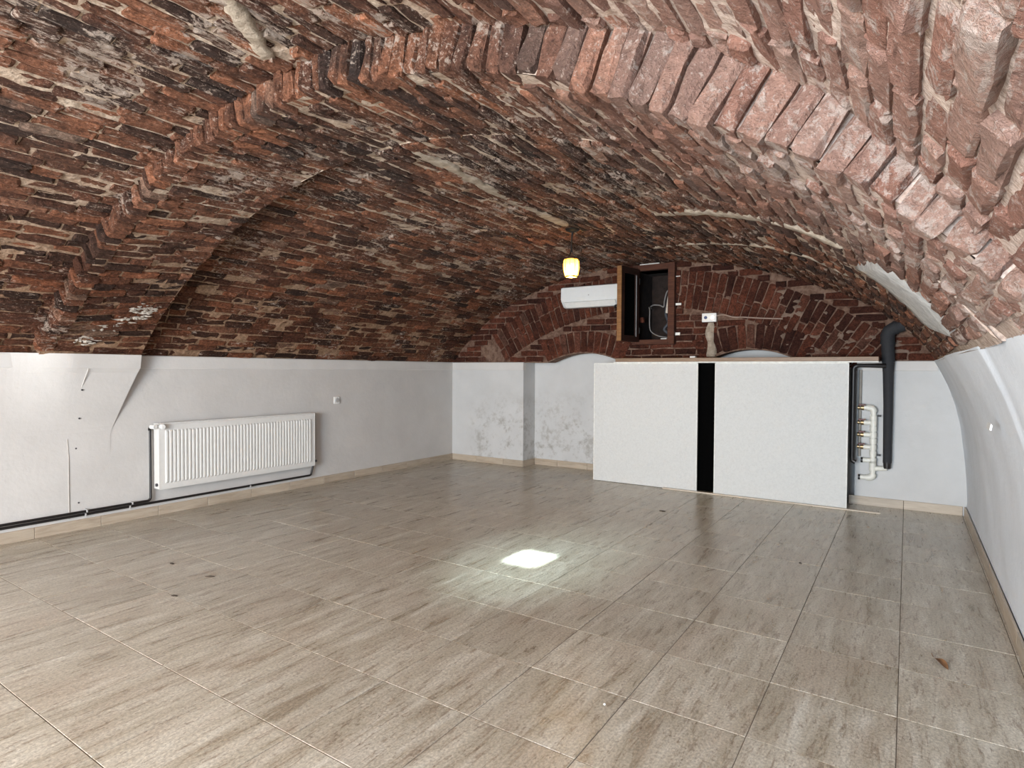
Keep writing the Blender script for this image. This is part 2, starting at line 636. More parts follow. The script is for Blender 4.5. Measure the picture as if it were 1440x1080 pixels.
def tile_mesh(sx, sy, h=.012, b=.0013):
    x, y = sx / 2 - J, sy / 2 - J
    V = [(-x, -y, -h), (x, -y, -h), (x, y, -h), (-x, y, -h), (-x, -y, -b), (x, -y, -b), (x, y, -b), (-x, y, -b),
         (-x + b, -y + b, 0), (x - b, -y + b, 0), (x - b, y - b, 0), (-x + b, y - b, 0)]
    F = [(3, 2, 1, 0)]
    for a in (0, 4):
        F += [(a + i, a + (i + 1) % 4, a + 4 + (i + 1) % 4, a + 4 + i) for i in range(4)]
    F.append((8, 9, 10, 11))
    return mesh_of('tile', V, F, M_tile)


tile_cache = {}
for i in range(-11, 4):
    for j in range(-5, 14):
        x0, x1 = max(TX0 + i * TS, XL), min(TX0 + (i + 1) * TS, XR)
        y0, y1 = max(TY0 + j * TS, YF), min(TY0 + (j + 1) * TS, YB + .38)
        if x1 - x0 < .012 or y1 - y0 < .012:
            continue
        if y1 < 0.1:
            continue
        if y0 > YB and not (-4.5 < x0 and x1 < -0.3):
            continue
        k = (round(x1 - x0, 4), round(y1 - y0, 4))
        if k not in tile_cache:
            tile_cache[k] = tile_mesh(*k)
        o = link('tile', tile_cache[k], floor)
        o.location = ((x0 + x1) / 2, (y0 + y1) / 2, random.uniform(-.0004, .0004))
        o.rotation_euler = (random.gauss(0, .0007), random.gauss(0, .0007), 0)
# plain tiles behind the photographer, one joined part
back_tiles = MB()
for i in range(-11, 4):
    for j in range(-12, -3):
        x0, x1 = max(TX0 + i * TS, XL), min(TX0 + (i + 1) * TS, XR)
        y0, y1 = max(TY0 + j * TS, YF), min(TY0 + (j + 1) * TS, YB)
        if x1 - x0 > .012 and y1 - y0 > .012 and y1 < 0.1:
            back_tiles.box((x0 + J, y0 + J, -.012), (x1 - J, y1 - J, 0))
back_tiles.build('tiles_by_entrance', M_tile, floor, kind='stuff')

# ------------------------------------------------------------------ plastered walls
# left wall with the proud band under the bricks
wl = MB().box((XL - .25, YF, -.05), (XL, YB + .3, ZS - .002)).build('wall_left', M_wall)
tag(wl, 'white plastered wall on the left under the brick vault', 'wall', kind='structure')
band = MB().prism([(XL - .02, 1.302), (XL + .010, 1.302), (XL + .014, 1.308), (XL + .014, 1.408), (XL + .008, 1.417), (XL - .02, 1.417)], 1, YF, YB)
# prism's outline is (x, z)
band.build('plaster_band', M_band, wl)

# tapering corbel that carries the arch rib
ny, nz = 26, 22
V, F = [], []
for a in range(ny + 1):
    for b in range(nz + 1):
        z = .60 + (ZS + .002 - .60) * b / nz
        k = (z - .80) / (ZS - .80)
        prot = .118 * max(0, k) ** 1.25
        ye = 2.49 if z > 1.3 else 2.49 - .15 * (1.3 - z) / .42
        ye = max(ye, 2.30)
        y = 1.50 + (ye - 1.50) * a / ny
        s = float(sstep(y, 1.55, 2.02))
        if z > 1.302:
            prot += .012
        V.append((XL + .002 + prot * s, y, z))
n0 = len(V)
for b in range(nz + 1):
    v = V[ny * (nz + 1) + b]
    V.append((XL - .01, v[1], v[2]))
for a in range(ny):
    for b in range(nz):
        i = a * (nz + 1) + b
        F.append((i, i + nz + 1, i + nz + 2, i + 1))
for b in range(nz):
    i = ny * (nz + 1) + b
    F.append((i, n0 + b, n0 + b + 1, i + 1))
for a in range(ny):        # top
    i = a * (nz + 1) + nz
    V.append((XL - .01, V[i][1], V[i][2]))
    V.append((XL - .01, V[i + nz + 1][1], V[i + nz + 1][2]))
    F.append((i, i + nz + 1, len(V) - 1, len(V) - 2))
me = mesh_of('corbel', V, F, M_wall)
link('corbel', me, wl)
# filled chase running down the wall and its screw heads
cr = MB().tube([(XL + .001, 2.000, .10), (XL + .002, 1.998, .35), (XL + .001, 2.000, .60), (XL + .001, 1.992, .74)], .0045, 6)
cr.build('filled_chase', simple('chase_line', (.46, .43, .40), .9), wl)
cr = MB().tube([(XL + .012, 2.03, .93), (XL + .055, 2.07, 1.14), (XL + .112, 2.10, 1.30)], .003, 6)
cr.build('plaster_crack', simple('crack_line', (.62, .595, .57), .9), wl)
for y, z in ((2.075, 1.13), (2.07, .90), (2.065, .22), (2.05, .66)):
    k = .118 * max(0, (z - .80) / (ZS - .80)) ** 1.05 * float(sstep(y, 1.55, 2.02))
    MB().tube([(XL + k - .004, y, z), (XL + k + .004, y, z)], .007, 8).build('screw_head', M_dgrey, wl)

# right wall: leans in as it rises (the vault starts low); a step in the plaster where it gets thicker
prof = [(.47, -.05), (.47, .0), (.463, .25), (.452, .46), (.440, .60), (.415, .82), (.372, 1.01), (.315, 1.18), (.255, 1.315), (.204, 1.415)]


def prof_at(y):
    """the wall leans out a little more towards the entrance"""
    k = .058 * float(sstep(y, 4.6, 2.0)) + (.010 if y < 3.1 else 0)
    return [(x + (k * (max(z, 0) / 1.415) ** 1.3), z) for x, z in prof]




def sweep_right(ys, amp=.004):
    V, F = [], []
    zz = np.linspace(prof[0][1], prof[-1][1], 34)
    for y in ys:
        pr = prof_at(y)
        xx = np.interp(zz, [p[1] for p in pr], [p[0] for p in pr])
        for x, z in zip(xx, zz):
            w = amp * (math.sin(3.1 * y + 2.3 * z) + .6 * math.sin(7.7 * y - 5.1 * z))
            V.append((x + w * (1 if z > .1 else 0), y, z))
        V.append((xx[-1] + .30, y, ZS + .002))
    n = len(zz) + 1
    for i in range(len(ys) - 1):
        for k in range(n - 1):
            F.append((i * n + k, i * n + k + 1, (i + 1) * n + k + 1, (i + 1) * n + k))
    return V, F


b = MB()
b.add(*sweep_right(np.r_[np.linspace(YF, 3.09, 70), np.linspace(3.11, YB + .3, 60)]))
b.box((XR + .08, YF, -.05), (XR + .3, YB + .3, ZS))
wr = b.build('wall_right', M_wallr, smooth=True)
tag(wr, 'white wall on the right bulging inwards up to the bricks', 'wall', kind='structure')
MB().prism([(.330, 1.035), (.334, 1.06), (.327, 1.07), (.322, 1.04)], 1, 3.55, 3.68).build('paint_flake', M_white, wr)

# near wall with the entrance opening (behind the photographer)
b = MB()
b.box((XL - .2, YF - .2, -.05), (-4.25, YF, 2.9)).box((-.05, YF - .2, -.05), (XR + .3, YF, 2.9)).box((-4.25, YF - .2, 2.42), (-.05, YF, 2.9))
b.box((-4.25, YF - .2, -.05), (-.05, YF, .2))
b.box((-4.25, YF - .25, .2), (-.05, YF - .2, 2.42))
wn = b.build('wall_front', M_wall)
tag(wn, 'white entrance wall behind the photographer', 'wall', kind='structure')

# back wall: white piers and niches below, brick above
NL, NR = -4.32, -2.92         # niche one
ML, MR = -1.92, -0.42         # niche two (behind the boards)
ND = .30


def arch_z(x):
    """underside of the brickwork over the niches"""
    z = 1.405
    for c, h, k in ((-3.42, .52, .120), (-1.42, .50, .135)):
        u = (x - c) / h
        if abs(u) < 1:
            z = max(z, 1.405 + k * (1 - u * u))
    return z


b = MB()
b.box((XL - .05, YB, -.05), (NL, YB + .5, ZS - .002), 0)
b.box((NR, YB, -.05), (ML, YB + .5, ZS - .012))
b.box((MR, YB, -.05), (XR + .2, YB + .5, ZS - .002))
b.box((XL - .05, YB + ND, -.05), (XR + .2, YB + .55, 1.60))
wb = b.build('wall_back', M_wallb)
tag(wb, 'far end wall, white below and brick lunette above', 'wall', kind='structure')
b = MB()
b.box((XL, YB - .012, 1.308), (NL + .004, YB + .05, 1.414), .004)
b.box((MR, YB - .010, 1.320), (.235, YB + .05, 1.414), .004)
b.build('plaster_band', M_band, wb)

# ------------------------------------------------------------------ brick kit
GX, GY = np.array([0, .08, .5, .92, 1.0]), np.array([0, .20, .80, 1.0])
NVAR = 24
proto = []                       # unit bricks: x,y in -.5...5, face at z=0, back at z=-1
for k in range(NVAR):
    V = []
    for j in range(4):
        for i in range(5):
            ex, ey = i in (0, 4), j in (0, 3)
            x, y = GX[i] - .5, GY[j] - .5
            x += rng.normal(0, .014) * (1 if ex else 2.0)
            y += rng.normal(0, .034)
            if ex and ey:
                x *= 1 - abs(rng.normal(.006, .010))
                y *= 1 - abs(rng.normal(.02, .05))
            z = rng.normal(0, .075)
            if ex or ey:
                z -= .05 + abs(rng.normal(0, .08))
            V.append((x, y, z))
    F = [(j * 5 + i, j * 5 + i + 1, j * 5 + i + 6, j * 5 + i + 5) for j in range(3) for i in range(4)]
    per = [0, 1, 2, 3, 4, 9, 14, 19, 18, 17, 16, 15, 10, 5]
    n = len(V)
    for q in per:
        V.append((V[q][0] * .99, V[q][1] * .96, -1.0))
    for a in range(14):
        c = (a + 1) % 14
        F.append((per[a], n + a, n + c, per[c]))
    proto.append((np.array(V), F))
proto_mesh = {}


def brick_mesh(k, mat):
    key = (k, mat.name)
    if key not in proto_mesh:
        proto_mesh[key] = mesh_of('brick', proto[k][0], proto[k][1], mat, False)
    return proto_mesh[key]


def project(P):
    d = P - CAM
    w = d @ fw
    w = np.where(np.abs(w) < 1e-4, 1e-4, w)
    return 720 + FPX * (d @ rt2) / w, 540 - FPX * (d @ up2) / w, w


def frame(x, y, z, o, sx, sy, sz, tilt=(0, 0, 0)):
    """4x4 from axes (x length, y height, z outwards) with jitter rotation"""
    R = Matrix((x, y, z)).transposed().to_4x4()
    J_ = Matrix.Rotation(tilt[0], 4, 'X') @ Matrix.Rotation(tilt[1], 4, 'Y') @ Matrix.Rotation(tilt[2], 4, 'Z')
    return Matrix.Translation(Vector(o)) @ R @ J_ @ Matrix.Diagonal((sx, sy, sz, 1))


def emit_bricks(mats, parent, mat, limit, part_name='brick', rest_name='bricks_beyond'):
    """mats: list of 4x4. The `limit` largest in the picture become parts; the rest one joined part."""
    size = []
    for Mx in mats:
        A = np.array(Mx)
        q = np.array([[-.5, -.5, 0, 1], [.5, -.5, 0, 1], [.5, .5, 0, 1], [-.5, .5, 0, 1]]) @ A.T
        u, v, w = project(q[:, :3])
        if (w < .05).any() or u.max() < 0 or u.min() > 1440 or v.max() < 0 or v.min() > 1080:
            size.append(0.0)
            continue
        a = 0.5 * abs(sum(u[i] * v[(i + 1) % 4] - u[(i + 1) % 4] * v[i] for i in range(4)))
        cu, cv = np.clip(u, 0, 1440), np.clip(v, 0, 1080)
        a2 = 0.5 * abs(sum(cu[i] * cv[(i + 1) % 4] - cu[(i + 1) % 4] * cv[i] for i in range(4)))
        size.append(min(a, a2))
    order = np.argsort(-np.array(size))
    VV, FF, k0 = [], [], 0
    cnt = 0
    for rank, idx in enumerate(order):
        Mx = mats[idx]
        kv = (int(idx) * 7 + 3) % NVAR
        if rank < limit and size[idx] > 0:
            o = link(part_name, brick_mesh(kv, mat), parent)
            o.matrix_world = Mx
            cnt += 1
        else:
            A = np.array(Mx)
            P = proto[kv][0] @ A[:3, :3].T + A[:3, 3]
            VV.append(P)
            FF += [tuple(i + k0 for i in f) for f in proto[kv][1]]
            k0 += len(P)
    if VV:
        me = mesh_of(rest_name, np.concatenate(VV), FF, mat, False)
        link(rest_name, me, parent, kind='stuff')
    return cnt


def vault_bricks(fn, y0, y1, zmin, course=.0725, length=.258, tilt_sd=.08, proud_sd=.006, joint=.0105):
    """courses of bricks running along the vault"""
    out = []
    ym = (y0 + y1) / 2
    a, b_ = theta_at(fn, ym, zmin)
    ths = [a]
    while ths[-1] < b_:
        th = ths[-1]
        p, q = vp(fn, th, ym), vp(fn, th + .002, ym)
        ths.append(th + .002 * course / np.linalg.norm(q - p) * (1 + random.gauss(0, .03)))
    for c in range(len(ths) - 1):
        th = (ths[c] + ths[c + 1]) / 2
        y = y0 - random.uniform(.0, .9) * length * (1 if y0 < 0 else 0)
        first = True
        while y < y1 - .02:
            L = length * (1 + random.gauss(0, .05))
            if random.random() < .10:
                L *= .55
            if first and c % 2 and y0 > 0:
                L *= .52
            first = False
            e = min(y + L, y1)
            if y1 - e < .06:
                e = y1
            Lr = e - y - joint * random.uniform(.7, 1.4)
            yc = (y + e) / 2
            y = e
            if Lr < .03:
                continue
            dth = random.gauss(0, .0010)
            P0, P1 = vp(fn, th + dth - .004, yc), vp(fn, th + dth + .004, yc)
            T = Vector((P1 - P0) / np.linalg.norm(P1 - P0))
            Yx = Vector((vp(fn, th, yc + .05) - vp(fn, th, yc - .05))).normalized()
            N = Yx.cross(T).normalized()
            if N.dot(Vector((CX, yc, CZ)) - Vector(P0)) < 0:
                N = -N
            X = Yx
            Yv = N.cross(X).normalized()
            h = np.linalg.norm(vp(fn, ths[c + 1], yc) - vp(fn, ths[c], yc)) - joint * random.uniform(.6, 1.3)
            O = Vector((P0 + P1) / 2) + N * random.gauss(0, proud_sd)
            if O.z < zmin + .006:
                continue
            out.append(frame(X, Yv, N, O, Lr, h, .055,
                             (random.gauss(0, tilt_sd), random.gauss(0, .018), random.gauss(0, .012))))
    return out


def fbm(p):
    v = 0
    for k, (f, a) in enumerate(((9, .8), (23, .8), (47, .6))):
        v = v + a * np.sin(f * p[..., 0] + 1.3 * k + 2 * np.sin(.7 * f * p[..., 1])) * np.sin(f * .9 * p[..., 1] + 2.1 * k + 1.5 * np.sin(.8 * f * p[..., 2]))
    return v


def vault_bed(name, fn, y0, y1, zmin, inset, step=.035, amp=.0042, parent=None, mat=M_mortar):
    ny = max(2, int((y1 - y0) / step))
    nt = 230
    V, F = [], []
    for y in np.linspace(y0, y1, ny + 1):
        a, b_ = theta_at(fn, (y0 + y1) / 2, zmin)
        for th in np.linspace(a, b_, nt + 1):
            P = vp(fn, th, y, -inset)
            P = P - np.array([math.sin(th), 0, math.cos(th)]) * amp * float(fbm(P))
            V.append(P)
    n = nt + 1
    for i in range(ny):
        for k in range(nt):
            F.append((i * n + k, i * n + k + 1, (i + 1) * n + k + 1, (i + 1) * n + k))
    me = mesh_of(name, V, F, mat, True)
    return link(name, me, parent)


# near bay of the vault
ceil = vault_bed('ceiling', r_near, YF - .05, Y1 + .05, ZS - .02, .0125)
tag(ceil, 'nearest bay of the brick barrel vault, pale and worn on the right', 'ceiling', kind='structure')
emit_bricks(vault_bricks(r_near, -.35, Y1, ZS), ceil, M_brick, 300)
# mortar fillet closing the joint between the white wall and the first bricks
V, F = [], []
ys = np.linspace(YF, YB + .1, 120)
for y in ys:
    x = prof_at(y)[-1][0]
    for dx, dz in ((.004, -.012), (.03, .012), (.09, .02), (.26, -.02)):
        V.append((x + dx, y, ZS + dz))
for i in range(119):
    for k in range(3):
        F.append((i * 4 + k, i * 4 + k + 1, i * 4 + k + 5, i * 4 + k + 4))
link('mortar_fillet', mesh_of('mortar_fillet', V, F, M_mortar, True), wr)
# made-up timber frame set round the beam source in the crown
vf = MB()
for x0, x1, y0, y1 in ((-2.30, -2.26, -.06, .26), (-1.98, -1.94, -.06, .26), (-2.26, -1.98, -.06, -.02), (-2.26, -1.98, .22, .26)):
    vf.box((x0, y0, 2.55), (x1, y1, 2.80), .004)
vf.build('added_lamp_frame', M_shelf, ceil)
# far bay
ceil2 = vault_bed('ceiling', r_far, Y2 - .02, YB + .12, ZS - .02, .0115)
tag(ceil2, 'far bay of the brick barrel vault beyond the arch rib', 'ceiling', kind='structure')
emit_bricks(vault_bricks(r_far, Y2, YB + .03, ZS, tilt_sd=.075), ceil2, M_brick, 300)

# arch rib between the bays
rib = vault_bed('trim_1', r_rib, Y1 + .028, Y2 - .005, ZS - .02, .0115)
tag(rib, 'projecting brick arch rib spanning the vault between its two bays', 'arch', kind='structure')
a, b_ = theta_at(r_rib, Y1, ZS - .03)
tt = np.linspace(a, b_, 161)
V, F = [], []
for th in tt:
    V += [vp(r_rib, th, Y1 + .030, -.016), vp(r_rib, th, Y1 + .030, -.36)]
for th in tt:
    dr = min(0.0, float(r_far(th, Y2) - r_rib(th, Y2)))
    q = vp(r_rib, th, Y2 - .006, -.008 - dr)
    q[2] = max(q[2], ZS - .006)
    V += [q, vp(r_rib, th, Y2 - .006, -.30)]
for i in range(160):
    F.append((2 * i, 2 * i + 1, 2 * i + 3, 2 * i + 2))
    F.append((322 + 2 * i, 322 + 2 * i + 1, 322 + 2 * i + 3, 322 + 2 * i + 2))
link('rib_faces', mesh_of('rib_faces', V, F, M_mortar, False), rib)
mats = []
th = a + .004
while th < b_ - .008:
    w = random.uniform(.054, .070) * (1.0 + .22 * float(sstep(th, .1, .4)))
    P = vp(r_rib, th, Y1)
    if P[2] < ZS + .012:
        th += .004
        continue
    dth = w / r_rib(th, Y1)
    tm = th + dth / 2
    th += dth
    N = Vector((0, -1, 0))
    Rv = Vector((math.sin(tm), 0, math.cos(tm)))
    T = N.cross(Rv)
    L = random.uniform(.25, .28)
    base = Vector(vp(r_rib, tm, Y1)) + Rv * (L / 2 + random.gauss(0, .007))
    base.y = Y1 - .012 + random.gauss(0, .008)
    mats.append(frame(Rv, T, N, base, L, w - .008, .11,
                      (random.gauss(0, .09), random.gauss(0, .03), random.gauss(0, .03))))
nf = emit_bricks(mats, rib, M_brick, 120, rest_name='bricks_at_springing')
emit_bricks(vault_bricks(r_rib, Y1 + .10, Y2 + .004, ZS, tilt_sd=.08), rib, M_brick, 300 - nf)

# mortar filled chases and patches on the vault


def vault_strip(name, fn, path, width, mat, parent, proud=.016, label=None, jitter=.2):
    """ribbon of mortar on the vault; path = list of (theta, y)"""
    V, F = [], []
    n = len(path)
    for i, (th, y) in enumerate(path):
        th0, y0 = path[max(0, i - 1)]
        th1, y1 = path[min(n - 1, i + 1)]
        d = Vector(vp(fn, th1, y1)) - Vector(vp(fn, th0, y0))
        N = Vector((-math.sin(th), 0, -math.cos(th)))
        side = d.cross(N).normalized()
        c = Vector(vp(fn, th, y))
        w = width * (1 + random.uniform(-jitter, jitter)) / 2
        for k in (-1, -.92, -.4, .4, .92, 1):
            h = proud * (1 - abs(k) ** 8) + (-.03 if abs(k) == 1 or i in (0, n - 1) else 0) + random.gauss(0, .0015)
            V.append((c + side * w * k + N * h)[:])
    for i in range(n - 1):
        for k in range(5):
            F.append((i * 6 + k, i * 6 + k + 1, i * 6 + k + 7, i * 6 + k + 6))
    return link(name, mesh_of(name, V, F, mat, True), parent)


def th_x(fn, x, y):
    a = np.linspace(-.8, .8, 1601)
    xs = CX + fn(a, y) * np.sin(a)
    return float(np.interp(x, xs, a))


def path_xy(fn, pts, n):
    P = np.array(pts, float)
    d = np.r_[0, np.cumsum(np.hypot(*np.diff(P, axis=0).T))]
    u = np.linspace(0, d[-1], n)
    return [(th_x(fn, float(np.interp(q, d, P[:, 0])) + random.gauss(0, .003), float(np.interp(q, d, P[:, 1]))), float(np.interp(q, d, P[:, 1]))) for q in u]


# chase to the lamp along the crown
vault_strip('mortar_chase', r_far, path_xy(r_far, [(-2.41, 2.56), (-2.42, 2.99), (-2.49, 3.58), (-2.50, 4.17), (-2.52, 4.70)], 40), .085, M_chase, ceil2, .007, jitter=.45)
vault_strip('mortar_chase', r_near, path_xy(r_near, [(-1.78, .75), (-2.16, 1.31), (-2.34, 1.54), (-2.44, 1.69)], 24), .075, M_chase, ceil, .007, jitter=.4)
# two pale bands across the right half of the far bay
vault_strip('mortar_chase', r_far, path_xy(r_far, [(-1.56, 4.23), (-1.02, 3.76), (-.725, 3.54), (-.494, 3.44), (-.26, 3.50)], 44), .085, M_chase, ceil2, .009, jitter=.55)
vault_strip('mortar_chase', r_far, path_xy(r_far, [(-2.2, 5.92), (-1.6, 5.45), (-.89, 4.75), (-.58, 4.60), (-.33, 4.83)], 50), .05, M_chase, ceil2, .006, jitter=.6)
# cement patch at the right foot of the vault
vault_strip('cement_patch', r_far, [(.618 + .126 * i / 16, 3.60 + .14 * i / 16) for i in range(17)], .82, M_patch, ceil2, .022, jitter=.06)
# lime daubs running down the left foot of the rib
b = MB()
ta, tb = th_x(r_rib, -5.36, 2.2), th_x(r_rib, -4.93, 2.3)
for k in range(120):
    u = random.random()
    y = 2.03 + .33 * u + random.choice((-.07, .07, 0)) * (.6 + .4 * u) + random.gauss(0, .035)
    th = ta + (tb - ta) * u + random.gauss(0, .004)
    c = Vector(vp(r_rib, th, y, random.uniform(.003, .010)))
    N = Vector((-math.sin(th), 0, -math.cos(th)))
    T = Vector((math.cos(th), 0, -math.sin(th)))
    Yx = Vector((0, 1, 0))
    n = 8
    ra, rb_ = random.uniform(.012, .045), random.uniform(.005, .016)
    V = [c[:]] + [(c - N * .012 + Yx * ra * math.cos(2 * math.pi * i / n) * random.uniform(.5, 1.3) + T * rb_ * math.sin(2 * math.pi * i / n) * random.uniform(.5, 1.3))[:] for i in range(n)]
    b.add(V, [(0, 1 + i, 1 + (i + 1) % n) for i in range(n)])
b.build('lime_daubs', mortar_material('lime_daub', (.34, .29, .24), (.62, .56, .49), True), rib, kind='stuff')

# ------------------------------------------------------------------ brick lunette of the end wall
HX0, HX1, HZ0, HZ1 = -2.685, -2.315, 1.675, 2.485      # opening of the hatch
YW = YB + .012
gx = np.arange(XL - .05, .40, .05)
gz = np.arange(1.40, 2.80, .05)
b = MB()
# bed of mortar: a slab with the hatch opening and the niche arches cut out
def slab(x0, x1, zf0, zf1, n=1):
    xs = np.linspace(x0, x1, n + 1)
    for i in range(n):
        b.add([(xs[i], YW, zf0(xs[i])), (xs[i + 1], YW, zf0(xs[i + 1])), (xs[i + 1], YW, zf1), (xs[i], YW, zf1),
               (xs[i], YW + .2, zf0(xs[i])), (xs[i + 1], YW + .2, zf0(xs[i + 1])), (xs[i + 1], YW + .2, zf1), (xs[i], YW + .2, zf1)],
              [(0, 1, 2, 3), (0, 4, 5, 1), (7, 6, 5, 4)])
slab(XL - .05, HX0, lambda x: arch_z(x) + .004, 2.9, 60)
slab(HX1, .45, lambda x: arch_z(x) + .004, 2.9, 60)
slab(HX0, HX1, lambda x: arch_z(x) + .004, HZ0, 6)
slab(HX0, HX1, lambda x: HZ1, 2.9, 2)
lun = b.build('brick_lunette_bed', M_wallmortar, wb)


def in_hatch(x, z, m=.05):
    return HX0 - m < x < HX1 + m and HZ0 - m < z < HZ1 + m


AX = np.linspace(-.86, .86, 1721)
AR = r_far(AX, np.full_like(AX, YB))
AXX, AZZ = CX + AR * np.sin(AX), CZ + AR * np.cos(AX)


def dist_vault(x, z):
    i = np.argmin((AXX - x) ** 2 + (AZZ - z) ** 2)
    d = math.hypot(AXX[i] - x, AZZ[i] - z)
    inside = math.hypot(x - CX, z - CZ) < AR[i]
    return d if inside else -d


mats = []
placed = []


def put(cx_, cz_, ang, L, h, proud=None):
    """brick on the end wall; ang = direction of its length in the wall plane"""
    if in_hatch(cx_, cz_, .06) or dist_vault(cx_, cz_) < .02 or cz_ < arch_z(cx_) + .02:
        return
    X = Vector((math.cos(ang), 0, math.sin(ang)))
    N = Vector((0, -1, 0))
    mats.append(frame(X, N.cross(X), N, (cx_, YB - .002 + (proud if proud is not None else random.gauss(0, .004)), cz_),
                      L, h, .05, (random.gauss(0, .03), random.gauss(0, .012), random.gauss(0, .015))))


def ring(c, r0, a0, a1, pitch, L):
    n = max(1, int(r0 * abs(a1 - a0) / pitch))
    for i in range(n):
        a = a0 + (a1 - a0) * (i + .5) / n
        split = random.uniform(.35, .65)
        R0, R1 = r0, r0 + L
        cuts = [R0, R0 + L * split, R1] if L > .3 else [R0, R1]
        for u, v in zip(cuts[:-1], cuts[1:]):
            rm = (u + v) / 2
            x, z = c[0] + rm * math.sin(a), c[1] + rm * math.cos(a)
            put(x, z, math.pi / 2 - a, v - u - .010, (u + v) / 2 * abs(a1 - a0) / n - .011)


# one broad relieving ring right under the vault, and a ring over each niche
lowz = 1.52
RO = 3.95
ZO = -1.50
ring((CX, ZO), RO - .40, -.60, .68, .078, .44)
ring_c = [(-3.42, .52, .120), (-1.42, .50, .135)]
for c, h, k in ring_c:
    R_ = (h * h + k * k) / (2 * k)
    am = math.asin(h / R_)
    ring((c, 1.405 + k - R_), R_ + .012, -am * 1.0, am * 1.0, .078, .27)


def free(x, z):
    r = math.hypot(x - CX, z - ZO)
    if RO - .43 < r < RO + .05 and abs(math.atan2(x - CX, z - ZO)) < .68:
        return False
    for c, h, k in ring_c:
        R_ = (h * h + k * k) / (2 * k)
        r = math.hypot(x - c, z - (1.405 + k - R_))
        if r < R_ + .31 and abs(x - c) < h * 1.02 and z < 2.0:
            return False
    return True


z = 1.455
row = 0
while z < 2.6:
    x = XL + (.13 if row % 2 else 0)
    while x < .3:
        L = .265 * (1 + random.gauss(0, .06))
        if free(x + L / 2, z):
            put(x + L / 2, z, random.gauss(0, .02), L - .014, .064)
        elif free(x + L * .25, z):
            put(x + L * .25, z, 0, L * .5 - .014, .064)
        elif free(x + L * .75, z):
            put(x + L * .75, z, 0, L * .5 - .014, .064)
        x += L
    z += .077
    row += 1
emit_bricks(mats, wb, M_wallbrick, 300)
# mortar run under the outlet box and flat daubs at the right
b = MB()
pts = []
for i in range(15):
    z = 1.47 + .38 * i / 14
    c = -1.845 + .012 * math.sin(i * .5)
    pts.append((c, z, .046 + .008 * math.sin(i * .8) + .006 * random.random()))
V, F = [], []
for c, z, w in pts:
    V += [(c - w, YB + .01, z), (c - w * .7, YB - .018, z), (c + w * .7, YB - .018, z), (c + w, YB + .01, z)]
for i in range(14):
    for k in range(3):
        F.append((i * 4 + k, i * 4 + k + 1, i * 4 + k + 5, i * 4 + k + 4))
link('mortar_run', mesh_of('mortar_run', V, F, M_chase, True), wb)
b = MB()
for k in range(46):
    x = random.uniform(-1.15, .05)
    z = random.uniform(1.47, 2.2)
    if dist_vault(x, z) < .05 or z < arch_z(x) + .03:
        continue
    n = 9
    rx, rz = random.uniform(.03, .11), random.uniform(.015, .045)
    c = (x, YB - .010, z)
    V = [c] + [(x + rx * math.cos(2 * math.pi * i / n) * random.uniform(.6, 1.2), YB + .008, z + rz * math.sin(2 * math.pi * i / n) * random.uniform(.6, 1.2)) for i in range(n)]
    b.add(V, [(0, 1 + i, 1 + (i + 1) % n) for i in range(n)])
b.build('mortar_daubs', mortar_material('daub_mortar', (.17, .115, .085), (.25, .18, .14), True), wb, kind='stuff')

# ------------------------------------------------------------------ baseboards (tile strips)


def baseboard(name, label, axis, fixed, cuts, side, wallpt):
    """axis 0: runs along x at y=fixed; axis 1: runs along y at x=fixed. side: direction out of the wall"""
    b = MB()
    lo, hi = cuts[0], cuts[-1]
    if axis == 1:
        b.box((min(fixed, fixed + side * .004), lo, -.002), (max(fixed, fixed + side * .004), hi, .082))
    else:
        b.box((lo, min(fixed, fixed + side * .004), -.002), (hi, max(fixed, fixed + side * .004), .082))
    o = b.build(name, M_grout)
    tag(o, label, 'baseboard', kind='structure')
    for u, v in zip(cuts[:-1], cuts[1:]):
        q = MB()
        d = side * .012
        if axis == 1:
            q.box((min(fixed, fixed + d), u + .0018, 0), (max(fixed, fixed + d), v - .0018, .085), .0015)
        else:
            q.box((u + .0018, min(fixed, fixed + d), 0), (v - .0018, max(fixed, fixed + d), .085), .0015)
        q.build('tile', M_tile_b, o)
    return o


def tile_b():
    t = NT('travertine_skirting')
    g, p, x, y, z = t.pos()
    oi = t.n('ShaderNodeObjectInfo')
    off = t.n('ShaderNodeCombineXYZ')
    t.l(t.math('MULTIPLY', oi.outputs['Random'], 37.0), off.inputs[0])
    q = t.vadd(p, off.outputs[0])
    v1 = t.noise(t.mapping(q, (2, 2, 18)), 1.8, 6, .65, .3)
    c = t.ramp(v1, [(.28, (.34, .27, .20)), (.48, (.46, .38, .295)), (.70, (.55, .475, .38))])
    c = t.mix(1.0, c, t.rng(oi.outputs['Random'], 0, 1, .9, 1.06, False), 'MULTIPLY')
    t.set(c, .35)
    return t.m


